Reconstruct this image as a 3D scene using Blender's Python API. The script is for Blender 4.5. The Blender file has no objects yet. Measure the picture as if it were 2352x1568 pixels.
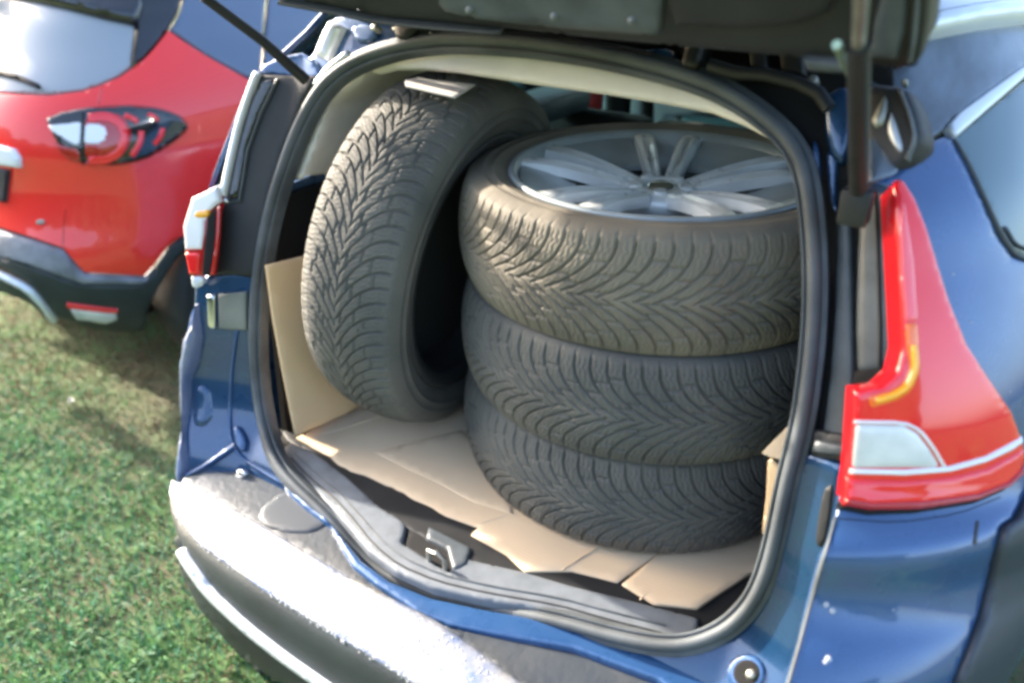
import bpy, math, random
import numpy as np
from mathutils import Vector, geometry
random.seed(4); RNG = np.random.default_rng(4)
SC = bpy.context.scene
COL = SC.collection
# ------------------------------------------------------------------ camera
FPX, PITCH, YAW = 1830.0, math.radians(28), math.radians(33)
CAM = np.array([0.0, 0.0, 1.58])
cd = bpy.data.cameras.new('camera'); cam = bpy.data.objects.new('camera', cd); COL.objects.link(cam)
cam.location = CAM; cam.rotation_euler = (math.pi / 2 - PITCH, 0, YAW)
cd.sensor_width = 36; cd.lens = 36 * FPX / 2352; cd.clip_end = 500; cd.clip_start = 0.02
cd.dof.use_dof = True; cd.dof.focus_distance = 1.35; cd.dof.aperture_fstop = 2.2
SC.camera = cam
SC.render.engine = 'CYCLES'
SC.cycles.filter_width = 3.3
# ------------------------------------------------------------------ light
SUN_AZ = math.radians(269.5)      # clockwise from +Y
SUN_EL = math.radians(26)
w = bpy.data.worlds.new('World'); SC.world = w; w.use_nodes = True
wn = w.node_tree.nodes; wl = w.node_tree.links
sky = wn.new('ShaderNodeTexSky'); sky.sky_type = 'NISHITA'; sky.sun_disc = False
sky.sun_elevation = SUN_EL; sky.sun_rotation = SUN_AZ; sky.dust_density = 4.0; sky.air_density = 1.0
wl.new(sky.outputs[0], wn['Background'].inputs[0]); wn['Background'].inputs[1].default_value = 0.15
sd = bpy.data.lights.new('sun', 'SUN'); sun = bpy.data.objects.new('sun', sd); COL.objects.link(sun)
sd.energy = 2.8; sd.angle = math.radians(1.2); sd.color = (1.0, 0.9, 0.76)
S = Vector((math.sin(SUN_AZ) * math.cos(SUN_EL), math.cos(SUN_AZ) * math.cos(SUN_EL), math.sin(SUN_EL)))
sun.rotation_euler = S.to_track_quat('Z', 'Y').to_euler()
sun.location = (-4, -2, 6)
SC.view_settings.view_transform = 'Standard'; SC.view_settings.look = 'None'
SC.view_settings.exposure = 2.5; SC.view_settings.gamma = 1.0
try: SC.view_settings.use_curve_mapping = False
except Exception: pass

# ------------------------------------------------------------------ materials
def mat(name, col, rough=.5, metal=0, coat=0, coat_rough=.03, var=.0, vscale=8, bump=0, bscale=60, spec=.5,
        col2=None, rvar=0, trans=0, ior=1.45, bdetail=3, stretch=None, cover=(.35, .65), sheen=0, alpha=1):
    m = bpy.data.materials.new(name); m.use_nodes = True
    n = m.node_tree.nodes; l = m.node_tree.links; b = n['Principled BSDF']
    b.inputs['Base Color'].default_value = (*col, 1); b.inputs['Roughness'].default_value = rough
    b.inputs['Metallic'].default_value = metal; b.inputs['Coat Weight'].default_value = coat
    b.inputs['Coat Roughness'].default_value = coat_rough; b.inputs['IOR'].default_value = ior
    b.inputs['Specular IOR Level'].default_value = spec
    b.inputs['Transmission Weight'].default_value = trans
    b.inputs['Alpha'].default_value = alpha
    if var or col2 or bump or rvar:
        tc = n.new('ShaderNodeTexCoord'); mp = n.new('ShaderNodeMapping'); l.new(tc.outputs['Object'], mp.inputs[0])
        if stretch: mp.inputs['Scale'].default_value = stretch
    if var or col2:
        t = n.new('ShaderNodeTexNoise'); t.inputs['Scale'].default_value = vscale; t.inputs['Detail'].default_value = 6
        l.new(mp.outputs[0], t.inputs[0])
        r = n.new('ShaderNodeValToRGB'); l.new(t.outputs['Fac'], r.inputs[0])
        c2 = col2 if col2 else tuple(min(1, c * (1 + var)) for c in col)
        c1 = col if col2 else tuple(c * (1 - var) for c in col)
        r.color_ramp.elements[0].position = cover[0]; r.color_ramp.elements[1].position = cover[1]
        r.color_ramp.elements[0].color = (*c1, 1); r.color_ramp.elements[1].color = (*c2, 1)
        l.new(r.outputs[0], b.inputs['Base Color'])
    if rvar:
        t2 = n.new('ShaderNodeTexNoise'); t2.inputs['Scale'].default_value = vscale * 2.3; l.new(mp.outputs[0], t2.inputs[0])
        mr = n.new('ShaderNodeMapRange'); mr.inputs[1].default_value = .3; mr.inputs[2].default_value = .7
        mr.inputs[3].default_value = max(0, rough - rvar); mr.inputs[4].default_value = rough + rvar
        l.new(t2.outputs['Fac'], mr.inputs[0]); l.new(mr.outputs[0], b.inputs['Roughness'])
    if bump:
        t3 = n.new('ShaderNodeTexNoise'); t3.inputs['Scale'].default_value = bscale; t3.inputs['Detail'].default_value = bdetail
        l.new(mp.outputs[0], t3.inputs[0])
        bp = n.new('ShaderNodeBump'); bp.inputs['Strength'].default_value = bump; bp.inputs['Distance'].default_value = .004
        l.new(t3.outputs['Fac'], bp.inputs['Height']); l.new(bp.outputs[0], b.inputs['Normal'])
    return m
M = {}
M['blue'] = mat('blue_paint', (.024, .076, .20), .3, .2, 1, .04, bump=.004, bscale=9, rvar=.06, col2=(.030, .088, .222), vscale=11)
M['blue_in'] = mat('blue_paint_shaded', (.013, .055, .14), .3, .3, 1, .06, bump=.006, bscale=14, rvar=.1)  # darker copy of the car paint, jamb shade put into the colour
M['corner'] = mat('sky_sheen_corner_paint', (.10, .14, .26), .4, .15, 1, .15, col2=(.20, .23, .34), vscale=20)  # paler blue, sky reflected in the body edge put into the colour
M['red'] = mat('red_paint', (.90, .022, .016), .35, .0, 1, .04, bump=.006, bscale=5)
M['red_lens'] = mat('red_lens', (.96, .018, .030), .12, 0, 1, .03, col2=(.86, .013, .02), vscale=5)
M['orange'] = mat('orange_lens', (1.0, .17, .015), .15, 0, 1, .02)
M['pink_lens'] = mat('pink_lens', (1.0, .10, .12), .15, 0, 1, .02)
M['dark_red_lens'] = mat('dark_red_lens', (.42, .006, .01), .1, 0, 1, .02)
M['amber'] = mat('amber_lens', (1.0, .46, .02), .15, 0, 1, .02)
M['pale_lens_or_glare'] = mat('pale_lens_or_glare', (.80, .80, .79), .3, 0, 1, .03, col2=(.52, .54, .55), vscale=14)
M['white_lens'] = mat('white_lens', (.85, .84, .86), .25, 0, 1, .03)
M['black_gloss'] = mat('black_gloss', (.008, .009, .012), .12, 0, 1, .03)
M['black'] = mat('black_plastic', (.018, .019, .021), .5, 0, var=.3, bump=.1, bscale=300)
M['deep'] = mat('black_felt', (.008, .008, .009), .9)
M['slate'] = mat('slate_plastic', (.07, .083, .095), .45, 0, .1, .2, var=.25, vscale=20, bump=.08, bscale=200)
M['grey_trim'] = mat('grey_plastic', (.15, .168, .19), .45, 0, .2, .2, var=.12, vscale=30, bump=.15, bscale=400)
M['seal'] = mat('rubber_seal', (.085, .097, .108), .55, 0, var=.25, vscale=12, bump=.05, bscale=150)
M['beige'] = mat('beige_trim', (.78, .74, .67), .8, 0, var=.08, vscale=10, bump=.1, bscale=400)
M['beige_head'] = mat('beige_headliner_lit', (.95, .87, .80), .8, 0, var=.06, vscale=10, bump=.1, bscale=300)  # lighter than the trim beige, sky light put into the colour
M['chrome'] = mat('chrome', (.75, .77, .8), .14, 1, rvar=.05, vscale=6)
M['silver'] = mat('silver_alloy', (.72, .75, .75), .34, .2, .5, .12, var=.10, vscale=10, rvar=.1)
M['silver_d'] = mat('alloy_dish', (.34, .385, .40), .42, .2, .3, .2, var=.15, vscale=9, rvar=.1)
M['steel'] = mat('steel', (.33, .33, .30), .4, .6, var=.2, vscale=30)
M['plate_grey'] = mat('olive_grey_plastic', (.17, .18, .155), .55, var=.15, vscale=20)
M['rail'] = mat('roof_rail_alloy', (.72, .76, .82), .35, .35, .3, .1)
M['clad'] = mat('dark_cladding', (.028, .036, .038), .5, 0, var=.2, bump=.15, bscale=250)
M['clad_l'] = mat('grey_cladding', (.20, .21, .24), .55, 0, var=.25, vscale=14, bump=.2, bscale=60)
M['seat'] = mat('seat_cloth', (.02, .024, .026), .85, var=.3)
M['red_glimpse'] = mat('red_glimpse', (.7, .06, .06), .8, var=.3)
M['paper'] = mat('paper', (.62, .58, .55), .8, var=.08)
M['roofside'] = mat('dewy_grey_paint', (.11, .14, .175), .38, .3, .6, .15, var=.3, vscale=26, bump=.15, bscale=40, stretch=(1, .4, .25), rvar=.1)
M['dark_slate'] = mat('dark_slate_finish', (.035, .045, .06), .5, 0, .2, .2)
M['pale'] = mat('pale_cabin_daylight', (.85, .98, .98), .4)
M['pale2'] = mat('teal_cabin_glimpse', (.20, .42, .43), .4, var=.3)
M['teal_glass'] = mat('teal_glass', (.01, .07, .08), .1, 0, 1)
M['red_glimpse2'] = M['red_glimpse']
M['plate'] = mat('number_plate', (.05, .045, .06), .4)

def glassmat(name, tint, keep, rough=.03):
    m = bpy.data.materials.new(name); m.use_nodes = True
    n = m.node_tree.nodes; l = m.node_tree.links; b = n['Principled BSDF']
    b.inputs['Base Color'].default_value = (*[c * .35 for c in tint], 1); b.inputs['Roughness'].default_value = rough
    b.inputs['Coat Weight'].default_value = 1; b.inputs['Coat Roughness'].default_value = .02
    t = n.new('ShaderNodeBsdfTransparent'); t.inputs[0].default_value = (*tint, 1)
    mx = n.new('ShaderNodeMixShader'); mx.inputs[0].default_value = keep
    l.new(t.outputs[0], mx.inputs[1]); l.new(b.outputs[0], mx.inputs[2])
    l.new(mx.outputs[0], n['Material Output'].inputs[0])
    return m
M['glass'] = glassmat('tinted_glass', (.45, .62, .65), .4)
M['glass_q'] = glassmat('quarter_glass', (.20, .38, .46), .9, .10)
M['glass_r'] = glassmat('rear_side_glass', (.30, .40, .62), .88, .06)  # blue tint raised to stand for reflected sky
M['glass_rw'] = glassmat('sun_glow_rear_glass', (.85, .92, 1.0), .92, .34)  # whitened tint stands in for the sun glow on this window
M['glass_w'] = glassmat('windscreen_glass', (.45, .8, .8), .2)

def cardmat(name, c1, c2):
    m = mat(name, c1, .85, col2=c2, vscale=3, cover=(.3, .7))
    n = m.node_tree.nodes; l = m.node_tree.links; b = n['Principled BSDF']
    tc = n.new('ShaderNodeTexCoord')
    wv = n.new('ShaderNodeTexWave'); wv.inputs['Scale'].default_value = 45; wv.inputs['Distortion'].default_value = .4
    wv.wave_type = 'BANDS'; wv.bands_direction = 'Y'
    ns = n.new('ShaderNodeTexNoise'); ns.inputs['Scale'].default_value = 5; ns.inputs['Detail'].default_value = 5
    l.new(tc.outputs['Object'], wv.inputs[0]); l.new(tc.outputs['Object'], ns.inputs[0])
    ad = n.new('ShaderNodeMath'); ad.operation = 'MULTIPLY_ADD'; ad.inputs[1].default_value = .12
    l.new(wv.outputs['Fac'], ad.inputs[0]); l.new(ns.outputs['Fac'], ad.inputs[2])
    bp = n.new('ShaderNodeBump'); bp.inputs['Strength'].default_value = .35; bp.inputs['Distance'].default_value = .006
    l.new(ad.outputs[0], bp.inputs['Height']); l.new(bp.outputs[0], b.inputs['Normal'])
    return m
M['card'] = cardmat('cardboard', (.66, .50, .33), (.76, .60, .42))
M['card_side'] = cardmat('brown_cardboard', (.70, .48, .27), (.78, .55, .33))

def tyremat(name, base, dust, lo, hi):
    m = mat(name, base, .75, col2=dust, vscale=7, cover=(lo, hi), bump=.25, bscale=180, bdetail=5)
    return m
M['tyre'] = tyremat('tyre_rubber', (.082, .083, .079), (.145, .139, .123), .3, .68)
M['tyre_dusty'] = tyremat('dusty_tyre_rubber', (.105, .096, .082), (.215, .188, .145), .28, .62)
M['tyre_car'] = tyremat('car_tyre_rubber', (.02, .021, .022), (.035, .035, .032), .35, .7)

# wet, dew covered bumper top
def dewmat():
    m = mat('dew_covered_paint', (.02, .06, .22), .46, .65, .4, .3)
    n = m.node_tree.nodes; l = m.node_tree.links; b = n['Principled BSDF']
    tc = n.new('ShaderNodeTexCoord')
    ns = n.new('ShaderNodeTexNoise'); ns.inputs['Scale'].default_value = 24; ns.inputs['Detail'].default_value = 8
    l.new(tc.outputs['Object'], ns.inputs[0])
    r = n.new('ShaderNodeValToRGB'); l.new(ns.outputs['Fac'], r.inputs[0])
    r.color_ramp.elements[0].position = .30; r.color_ramp.elements[0].color = (.12, .17, .30, 1)
    r.color_ramp.elements[1].position = .70; r.color_ramp.elements[1].color = (.36, .35, .33, 1)
    l.new(r.outputs[0], b.inputs['Base Color'])
    vo = n.new('ShaderNodeTexVoronoi'); vo.inputs['Scale'].default_value = 420
    l.new(tc.outputs['Object'], vo.inputs[0])
    bp = n.new('ShaderNodeBump'); bp.inputs['Strength'].default_value = .22; bp.inputs['Distance'].default_value = .002; bp.invert = True
    l.new(vo.outputs['Distance'], bp.inputs['Height']); l.new(bp.outputs[0], b.inputs['Normal'])
    l.new(bp.outputs[0], b.inputs['Coat Normal'])
    return m
M['dew'] = dewmat()
M['pad'] = mat('bumper_step_plastic', (.045, .055, .07), .4, .1, .4, .15, col2=(.085, .09, .095), vscale=6, bump=.3, bscale=90)
M['water'] = mat('dew_drop', (.9, .93, .97), .05, 0, trans=.6, ior=1.33, spec=.8)

# ------------------------------------------------------------------ geometry helpers
_r = np.array([math.cos(YAW), math.sin(YAW), 0]); _fh = np.array([-math.sin(YAW), math.cos(YAW), 0]); _z = np.array([0, 0, 1.0])
_u = _z * math.cos(PITCH) + _fh * math.sin(PITCH); _f = _fh * math.cos(PITCH) - _z * math.sin(PITCH)
def rays(px):
    px = np.asarray(px, float).reshape(-1, 2)
    return _r * ((px[:, :1] - 1176) / FPX) + _u * ((784 - px[:, 1:]) / FPX) + _f
def cast(px, surf, lo=.35, hi=6.0, step=.012):
    """where the traced outline meets a real surface of the place"""
    d = rays(px); N = len(d); ts = np.arange(lo, hi, step)
    P = CAM + d[:, None, :] * ts[None, :, None]
    g = surf(P.reshape(-1, 3)).reshape(N, -1)
    s0 = np.sign(g[:, :1]); s0[s0 == 0] = 1; g = g * s0
    hit = g <= 0; any_ = hit.any(1); k = np.where(any_, hit.argmax(1), g.argmin(1))
    a = ts[np.maximum(k - 1, 0)].copy(); b = ts[k].copy()
    for _ in range(14):
        mid = (a + b) / 2
        gm = surf(CAM + d * mid[:, None]) * s0[:, 0]
        inn = gm <= 0; b = np.where(inn, mid, b); a = np.where(inn, a, mid)
    t = np.where(any_, b, ts[k])
    return CAM + d * t[:, None]
def plane(ax, v): return lambda p: v - p[:, ax] if ax < 2 else p[:, 2] - v
def at(px, py, surf): return cast([(px, py)], surf)[0]
def grad(surf, P, e=.004):
    G = np.stack([surf(P + np.eye(3)[i] * e) - surf(P - np.eye(3)[i] * e) for i in range(3)], 1)
    L = np.linalg.norm(G, axis=1, keepdims=True); L[L < 1e-9] = 1
    G = G / L
    flip = np.sum(G * (CAM - P), 1) < 0
    # keep the outward side, the side the viewer's air is on
    G[flip] *= 1 if not len(G) else 1
    return G
def link(name, me, m, parent=None, smooth=True):
    o = bpy.data.objects.new(name, me); COL.objects.link(o)
    if m is not None: me.materials.append(m)
    if smooth and len(me.polygons): me.polygons.foreach_set('use_smooth', [True] * len(me.polygons))
    if parent is not None: o.parent = parent
    return o
def pmesh(name, V, Fc, m, parent=None, smooth=True, sharp=None):
    me = bpy.data.meshes.new(name); me.from_pydata([tuple(v) for v in V], [], [tuple(f) for f in Fc]); me.validate(); me.update()
    o = link(name, me, m, parent, smooth)
    if sharp: me.set_sharp_from_angle(angle=math.radians(sharp))
    return o
def chaikin(p, k, closed=True):
    p = [np.array(q, float) for q in p]
    for _ in range(k):
        o = []
        n = len(p)
        for i in range(n if closed else n - 1):
            a, b = p[i], p[(i + 1) % n]
            o += [a * .8 + b * .2, a * .2 + b * .8]
        if not closed: o = [p[0]] + o + [p[-1]]
        p = o
    return p
def inpoly(P, poly):
    x, y = P[:, 0], P[:, 1]; ins = np.zeros(len(P), bool); n = len(poly)
    for i in range(n):
        x1, y1 = poly[i]; x2, y2 = poly[(i + 1) % n]
        c = ((y1 > y) != (y2 > y)) & (x < (x2 - x1) * (y - y1) / (y2 - y1 + 1e-12) + x1); ins ^= c
    return ins
def bdist(P, poly):
    d = np.full(len(P), 1e9); n = len(poly)
    for i in range(n):
        a = np.array(poly[i]); b = np.array(poly[(i + 1) % n]); ab = b - a; L = ab @ ab + 1e-12
        t = np.clip(((P - a) @ ab) / L, 0, 1); d = np.minimum(d, np.linalg.norm(P - (a + t[:, None] * ab), axis=1))
    return d
def patch(name, poly, surf, m, parent=None, out=0., thick=.008, rnd=.004, step=14, smooth=0, warp=None, hi=6.0):
    """a moulded panel: outline on surface `surf`, with thickness, its edges rolled inwards"""
    if smooth: poly = chaikin(poly, smooth)
    poly = [np.array(q, float) for q in poly]
    dense = []
    for i in range(len(poly)):
        a, b = poly[i], poly[(i + 1) % len(poly)]; k = max(1, int(np.linalg.norm(b - a) // step))
        for j in range(k): dense.append(a + (b - a) * j / k)
    B = np.array(dense); mn = B.min(0); mx = B.max(0)
    gx, gy = np.meshgrid(np.arange(mn[0], mx[0], step), np.arange(mn[1], mx[1], step)); G = np.stack([gx.ravel(), gy.ravel()], 1)
    G = G[inpoly(G, B)] if len(G) else G
    if len(G): G = G[bdist(G, B) > step * .45]
    parts = [B, G]
    ctr = B.mean(0)
    # two close rings inside the edge so that it can be rolled
    ppm = FPX / 1.3
    for q in (.3, .75):
        rr = rnd * ppm * q
        if rr > .6:
            nb = np.roll(B, -1, 0) - np.roll(B, 1, 0); nn = np.stack([-nb[:, 1], nb[:, 0]], 1); nn /= np.linalg.norm(nn, axis=1, keepdims=True) + 1e-9
            for sgn in (1, -1):
                R = B + nn * rr * sgn; ok = inpoly(R, B); R = R[ok]
                if len(R): R = R[bdist(R, B) > rr * .8]
                parts.append(R)
    A = np.concatenate([p for p in parts if len(p)])
    nB = len(B)
    vs, es, fs, ov, oe, of = geometry.delaunay_2d_cdt([Vector(p) for p in A], [], [list(range(nB))], 1, 1e-4)
    V2 = np.array([(v.x, v.y) for v in vs])
    P = cast(V2, surf, hi=hi); Nn = grad(surf, P)
    dep = (P - CAM) @ _f; dm = bdist(V2, B) * dep / FPX
    q = np.clip(1 - dm / max(rnd, 1e-6), 0, 1)
    P1 = P + Nn * (out - rnd * (1 - np.sqrt(np.maximum(0, 1 - q * q))))[:, None]
    if warp is not None: P1 = P1 + warp(V2, P1, Nn)
    P2 = P1 - Nn * thick
    n = len(P1); F1 = [list(f) for f in fs]
    # orient towards outward normal
    F = []
    cnt = {}
    for f in F1:
        a, b, c = P1[f[0]], P1[f[1]], P1[f[2]]
        if np.dot(np.cross(b - a, c - a), Nn[f[0]]) < 0: f = f[::-1]
        F.append(f)
        for i in range(len(f)): cnt[(f[i], f[(i + 1) % len(f)])] = 1
    back = [[v + n for v in f[::-1]] for f in F]
    side = [[b, a, a + n, b + n] for (a, b) in cnt if (b, a) not in cnt]
    return pmesh(name, np.concatenate([P1, P2]), F + back + side, m, parent, True, 50)
def stroke(path, wdt, k=1):
    p = np.array(chaikin(path, k, False)); t = np.gradient(p, axis=0); n = np.stack([-t[:, 1], t[:, 0]], 1); n /= np.linalg.norm(n, axis=1, keepdims=True)
    return list(p + n * wdt / 2) + list((p - n * wdt / 2)[::-1])
def tube(name, path, r, m, parent=None, seg=12, cap=True):
    p = np.array(path, float); n = len(p); r = np.full(n, r) if np.isscalar(r) else np.array(r)
    T = np.gradient(p, axis=0); T /= np.linalg.norm(T, axis=1, keepdims=True)
    up = np.array([0, 0, 1.]) if abs(T[0][2]) < .9 else np.array([1., 0, 0])
    V = []; F = []
    for i in range(n):
        a = np.cross(T[i], up); a /= np.linalg.norm(a); b = np.cross(T[i], a)
        for j in range(seg):
            th = 2 * math.pi * j / seg; V.append(p[i] + r[i] * (math.cos(th) * a + math.sin(th) * b))
    for i in range(n - 1):
        for j in range(seg):
            k = (j + 1) % seg; F.append((i * seg + j, i * seg + k, (i + 1) * seg + k, (i + 1) * seg + j))
    if cap: F.append(tuple(range(seg))[::-1]); F.append(tuple((n - 1) * seg + j for j in range(seg)))
    return pmesh(name, V, F, m, parent, True, 50)
def box(name, c, size, m, parent=None, rot=None, bev=.003):
    import bmesh
    bm = bmesh.new(); bmesh.ops.create_cube(bm, size=1)
    for v in bm.verts: v.co = Vector([v.co[i] * size[i] for i in range(3)])
    bmesh.ops.bevel(bm, geom=bm.edges[:], offset=min(bev, min(size) * .3), segments=2, affect='EDGES', profile=.5)
    me = bpy.data.meshes.new(name); bm.to_mesh(me); bm.free()
    o = link(name, me, m, parent, True); o.location = c
    if rot: o.rotation_euler = rot
    me.set_sharp_from_angle(angle=math.radians(40))
    return o
def empty(name, loc, label=None, cat=None, group=None):
    o = bpy.data.objects.new(name, None); COL.objects.link(o); o.location = loc; o.empty_display_size = .1
    tag(o, label, cat, group); return o
def tag(o, label=None, cat=None, group=None, kind=None):
    if label: o['label'] = label
    if cat: o['category'] = cat
    if group: o['group'] = group
    if kind: o['kind'] = kind
    return o
def itp(xs, ys):
    xs = np.array(xs); ys = np.array(ys)
    return lambda v: np.interp(v, xs, ys)
def sitp(xs, ys):
    """smooth (monotone enough) interpolation on a fine table"""
    xs = np.array(xs, float); ys = np.array(ys, float); d = np.gradient(ys, xs)
    fx = np.linspace(xs[0], xs[-1], 600); k = np.clip(np.searchsorted(xs, fx) - 1, 0, len(xs) - 2)
    h = xs[k + 1] - xs[k]; t = (fx - xs[k]) / h
    fy = (2*t**3-3*t**2+1)*ys[k] + (t**3-2*t**2+t)*h*d[k] + (-2*t**3+3*t**2)*ys[k+1] + (t**3-t**2)*h*d[k+1]
    return lambda v: np.interp(v, fx, fy)

# ------------------------------------------------------------------ surfaces of the blue car
XC = -.68
ys = sitp([.40, .5, .56, .60, .66, .72, .84, .96, 1.08, 1.2, 1.32, 1.38, 1.44, 1.6],
          [.70, .755, .785, .808, .860, .887, .908, .939, .982, 1.029, 1.075, 1.101, 1.13, 1.2])
def s_seal(dy=0.):
    return lambda p: ys(p[:, 2]) + dy - p[:, 1]
def s_jamb(k=.32, dy=0.):
    return lambda p: ys(p[:, 2]) + dy - k * np.maximum(np.abs(p[:, 0] - XC) - .5, 0) - p[:, 1]
bA = sitp([.1, .4, .6, .95, 1.05, 1.2, 1.3, 1.4, 1.47, 1.52, 1.56], [.84, .90, .925, .93, .90, .83, .79, .73, .64, .42, .03])
bY = sitp([.1, .45, .6, .68, .74, .77, .80, .82, .845, .858, .885, .915, .928, .945, .96, 1.05, 1.2, 1.3, 1.4, 1.47, 1.56], [.70, .62, .60, .605, .622, .640, .672, .70, .722, .729, .728, .727, .738, .776, .79, .81, .865, .93, 1.08, 1.15, 1.5])
def sup(dx, A, n=4.0): return np.maximum(0, 1 - np.minimum(1, np.abs(dx) / A) ** n) ** (1 / n)
def s_body(dy=0., n=4.0, yc=2.2):
    def g(p):
        A = bA(p[:, 2]); B = yc - bY(p[:, 2]) - dy; dx = np.abs(p[:, 0] - XC)
        q = ((dx / A) ** n + (np.maximum(yc - p[:, 1], 0) / B) ** n) ** (1 / n)
        return np.where(p[:, 2] > 1.56, 1., (q - 1) * .9)
    return g
hB = sitp([.05, .15, .25, .33, .42, .50, .54, .565, .58, .59, .597, .603, .61], [.22, .12, .05, .02, .0, .0, .004, .016, .04, .075, .12, .20, .30])
def s_bump(dy=0., dz=0.):
    def g(p):
        B = 2.2 - .585; yb = 2.2 - B * sup(p[:, 0] - XC, .93)
        return (yb + hB(p[:, 2] - dz) + dy - p[:, 1]) * .7
    return g
def s_lip(p): return p[:, 2] - (.585 + .20 * (p[:, 1] - .76))
def s_pad(p): return p[:, 2] - (.568 + .10 * (p[:, 1] - .70))
def s_gate(dy=0.):
    return lambda p: (p[:, 1] - .90 - dy) * -.83 + (p[:, 2] - 1.45) * -.55

car = empty('hatchback_car', (XC, .9, 0), 'dark blue car with its tailgate raised, the cargo bay full of wheels', 'car')
car.matrix_world.translation = (XC, .9, 0)
bpy.context.view_layer.update()
class _P: pass
def fixparent(o, parent):
    o.parent = parent; o.matrix_parent_inverse = parent.matrix_world.inverted()
def C_(o, parent=car):
    fixparent(o, parent); return o

# ---------- seal
seal_px = [(1041,94),(1000,97),(914,109),(817,140),(750,188),(707,254),(672,332),(641,422),(617,508),(602,586),(591,668),(586,785),(592,883),(605,965),(624,1034),(652,1084),(700,1131),(750,1175),(789,1221),(835,1276),(900,1323),(993,1362),(1110,1389),(1275,1416),(1393,1453),(1510,1479),(1588,1477),(1666,1444),(1725,1385),(1756,1315),(1779,1229),(1801,1112),(1822,1034),(1842,953),(1862,797),(1868,660),(1864,540),(1854,446),(1838,371),(1806,320),(1764,281),(1705,236),(1627,194),(1510,156),(1353,122),(1197,101)]
sp = np.array(chaikin(seal_px, 2)); SEAL = cast(sp, s_seal())
def smoothloop(P, k=4):
    for _ in range(k): P = (np.roll(P, 1, 0) + 2 * P + np.roll(P, -1, 0)) / 4
    return P
SEAL = smoothloop(SEAL)
def loop_sweep(name, P, prof, m, parent, surf):
    n = len(P); T = np.roll(P, -1, 0) - np.roll(P, 1, 0); T /= np.linalg.norm(T, axis=1, keepdims=True)
    Nn = np.tile([0, -.95, -.0], (n, 1)); g = grad(surf, P); Nn = g / np.linalg.norm(g, axis=1, keepdims=True)
    Nn = Nn - T * np.sum(Nn * T, 1, keepdims=True); Nn /= np.linalg.norm(Nn, axis=1, keepdims=True)
    Bn = np.cross(T, Nn); c = P.mean(0)
    if np.mean(np.sum(Bn * (P - c), 1)) < 0: Bn = -Bn
    k = len(prof); V = []
    for i in range(n):
        for (b, h) in prof: V.append(P[i] + Bn[i] * b + Nn[i] * h)
    F = []
    for i in range(n):
        j = (i + 1) % n
        for a in range(k):
            b = (a + 1) % k; F.append((i * k + a, i * k + b, j * k + b, j * k + a))
    o = pmesh(name, V, F, m, parent, True, 60)
    import bmesh
    bm = bmesh.new(); bm.from_mesh(o.data); bmesh.ops.recalc_face_normals(bm, faces=bm.faces); bm.to_mesh(o.data); bm.free()
    return o
prof = [(.012, -.004), (.0125, .004), (.010, .0105), (.005, .0135), (-.001, .0135), (-.005, .010), (-.0060, .005), (-.0070, .001),
        (-.0085, .001), (-.0100, .004), (-.0120, .004), (-.0135, .001), (-.0140, -.004), (-.0145, -.02), (-.010, -.02), (0, -.008)]
C_(loop_sweep('door_seal', SEAL, prof, M['seal'], None, s_seal()))
# painted flange under the seal, just showing outside it
prof2 = [(.019, -.006), (.019, .001), (.015, .003), (.006, .003), (.006, -.012), (.019, -.012)]
C_(loop_sweep('seal_flange', SEAL, prof2, M['slate'], None, s_seal()))

# ---------- jambs (painted metal between opening and outer skin)
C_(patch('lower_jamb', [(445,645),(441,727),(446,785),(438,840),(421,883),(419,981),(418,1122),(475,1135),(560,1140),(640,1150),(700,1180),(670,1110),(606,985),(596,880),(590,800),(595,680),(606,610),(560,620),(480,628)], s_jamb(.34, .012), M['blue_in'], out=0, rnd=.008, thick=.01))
C_(patch('body_corner', [(430,628),(446,640),(443,727),(450,785),(442,840),(423,883),(421,981),(421,1135),(400,1150),(386,1098),(391,1039),(400,981),(397,922),(396,844),(405,785),(427,738),(433,680)], s_jamb(.45, -.006), M['corner'], rnd=.035, thick=.06, step=8))
C_(patch('jamb_bead', stroke([(545,760),(533,850),(528,950),(532,1012),(556,1050),(600,1078),(655,1112)], 7), s_jamb(.34, .012), M['blue'], out=.006, rnd=.003, step=8))
C_(patch('stop_plate', [(506,674),(570,668),(571,756),(508,753)], s_jamb(.34, .012), M['plate_grey'], out=.010, rnd=.003, thick=.008, step=8))
C_(patch('stop_plate_edge', [(482,676),(499,675),(500,753),(484,750)], s_jamb(.34, .012), M['chrome'], out=.011, rnd=.002, thick=.008, step=8))
C_(patch('drain_hump', [(440,870),(490,880),(500,960),(470,990),(435,980)], s_jamb(.34, .012), M['blue_in'], out=.007, rnd=.022, thick=.004, step=8, smooth=2))
C_(patch('jamb_fold', stroke([(424,1095),(480,1066),(545,1022)], 12), s_jamb(.34, .012), M['blue'], out=.012, rnd=.005, step=8))
C_(patch('rubber_plug', [(538,985),(552,975),(572,1010),(566,1040),(548,1030)], s_jamb(.34, .012), M['blue'], out=.012, rnd=.006, step=6, smooth=2))
C_(patch('screw_head', [(545,1080),(560,1076),(572,1086),(562,1100),(548,1096)], s_jamb(.34, .0), M['chrome'], out=.008, rnd=.004, step=6, smooth=2))
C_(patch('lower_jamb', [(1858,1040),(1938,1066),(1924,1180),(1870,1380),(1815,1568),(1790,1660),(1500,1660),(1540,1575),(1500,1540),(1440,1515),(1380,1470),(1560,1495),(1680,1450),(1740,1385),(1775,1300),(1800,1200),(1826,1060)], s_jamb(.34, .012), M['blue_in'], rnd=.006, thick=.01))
C_(patch('jamb_slot', [(1893,1122),(1915,1110),(1908,1180),(1893,1255),(1874,1250),(1880,1190)], s_jamb(.34, .012), M['black'], out=.003, rnd=.002, step=8, smooth=1))
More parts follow.
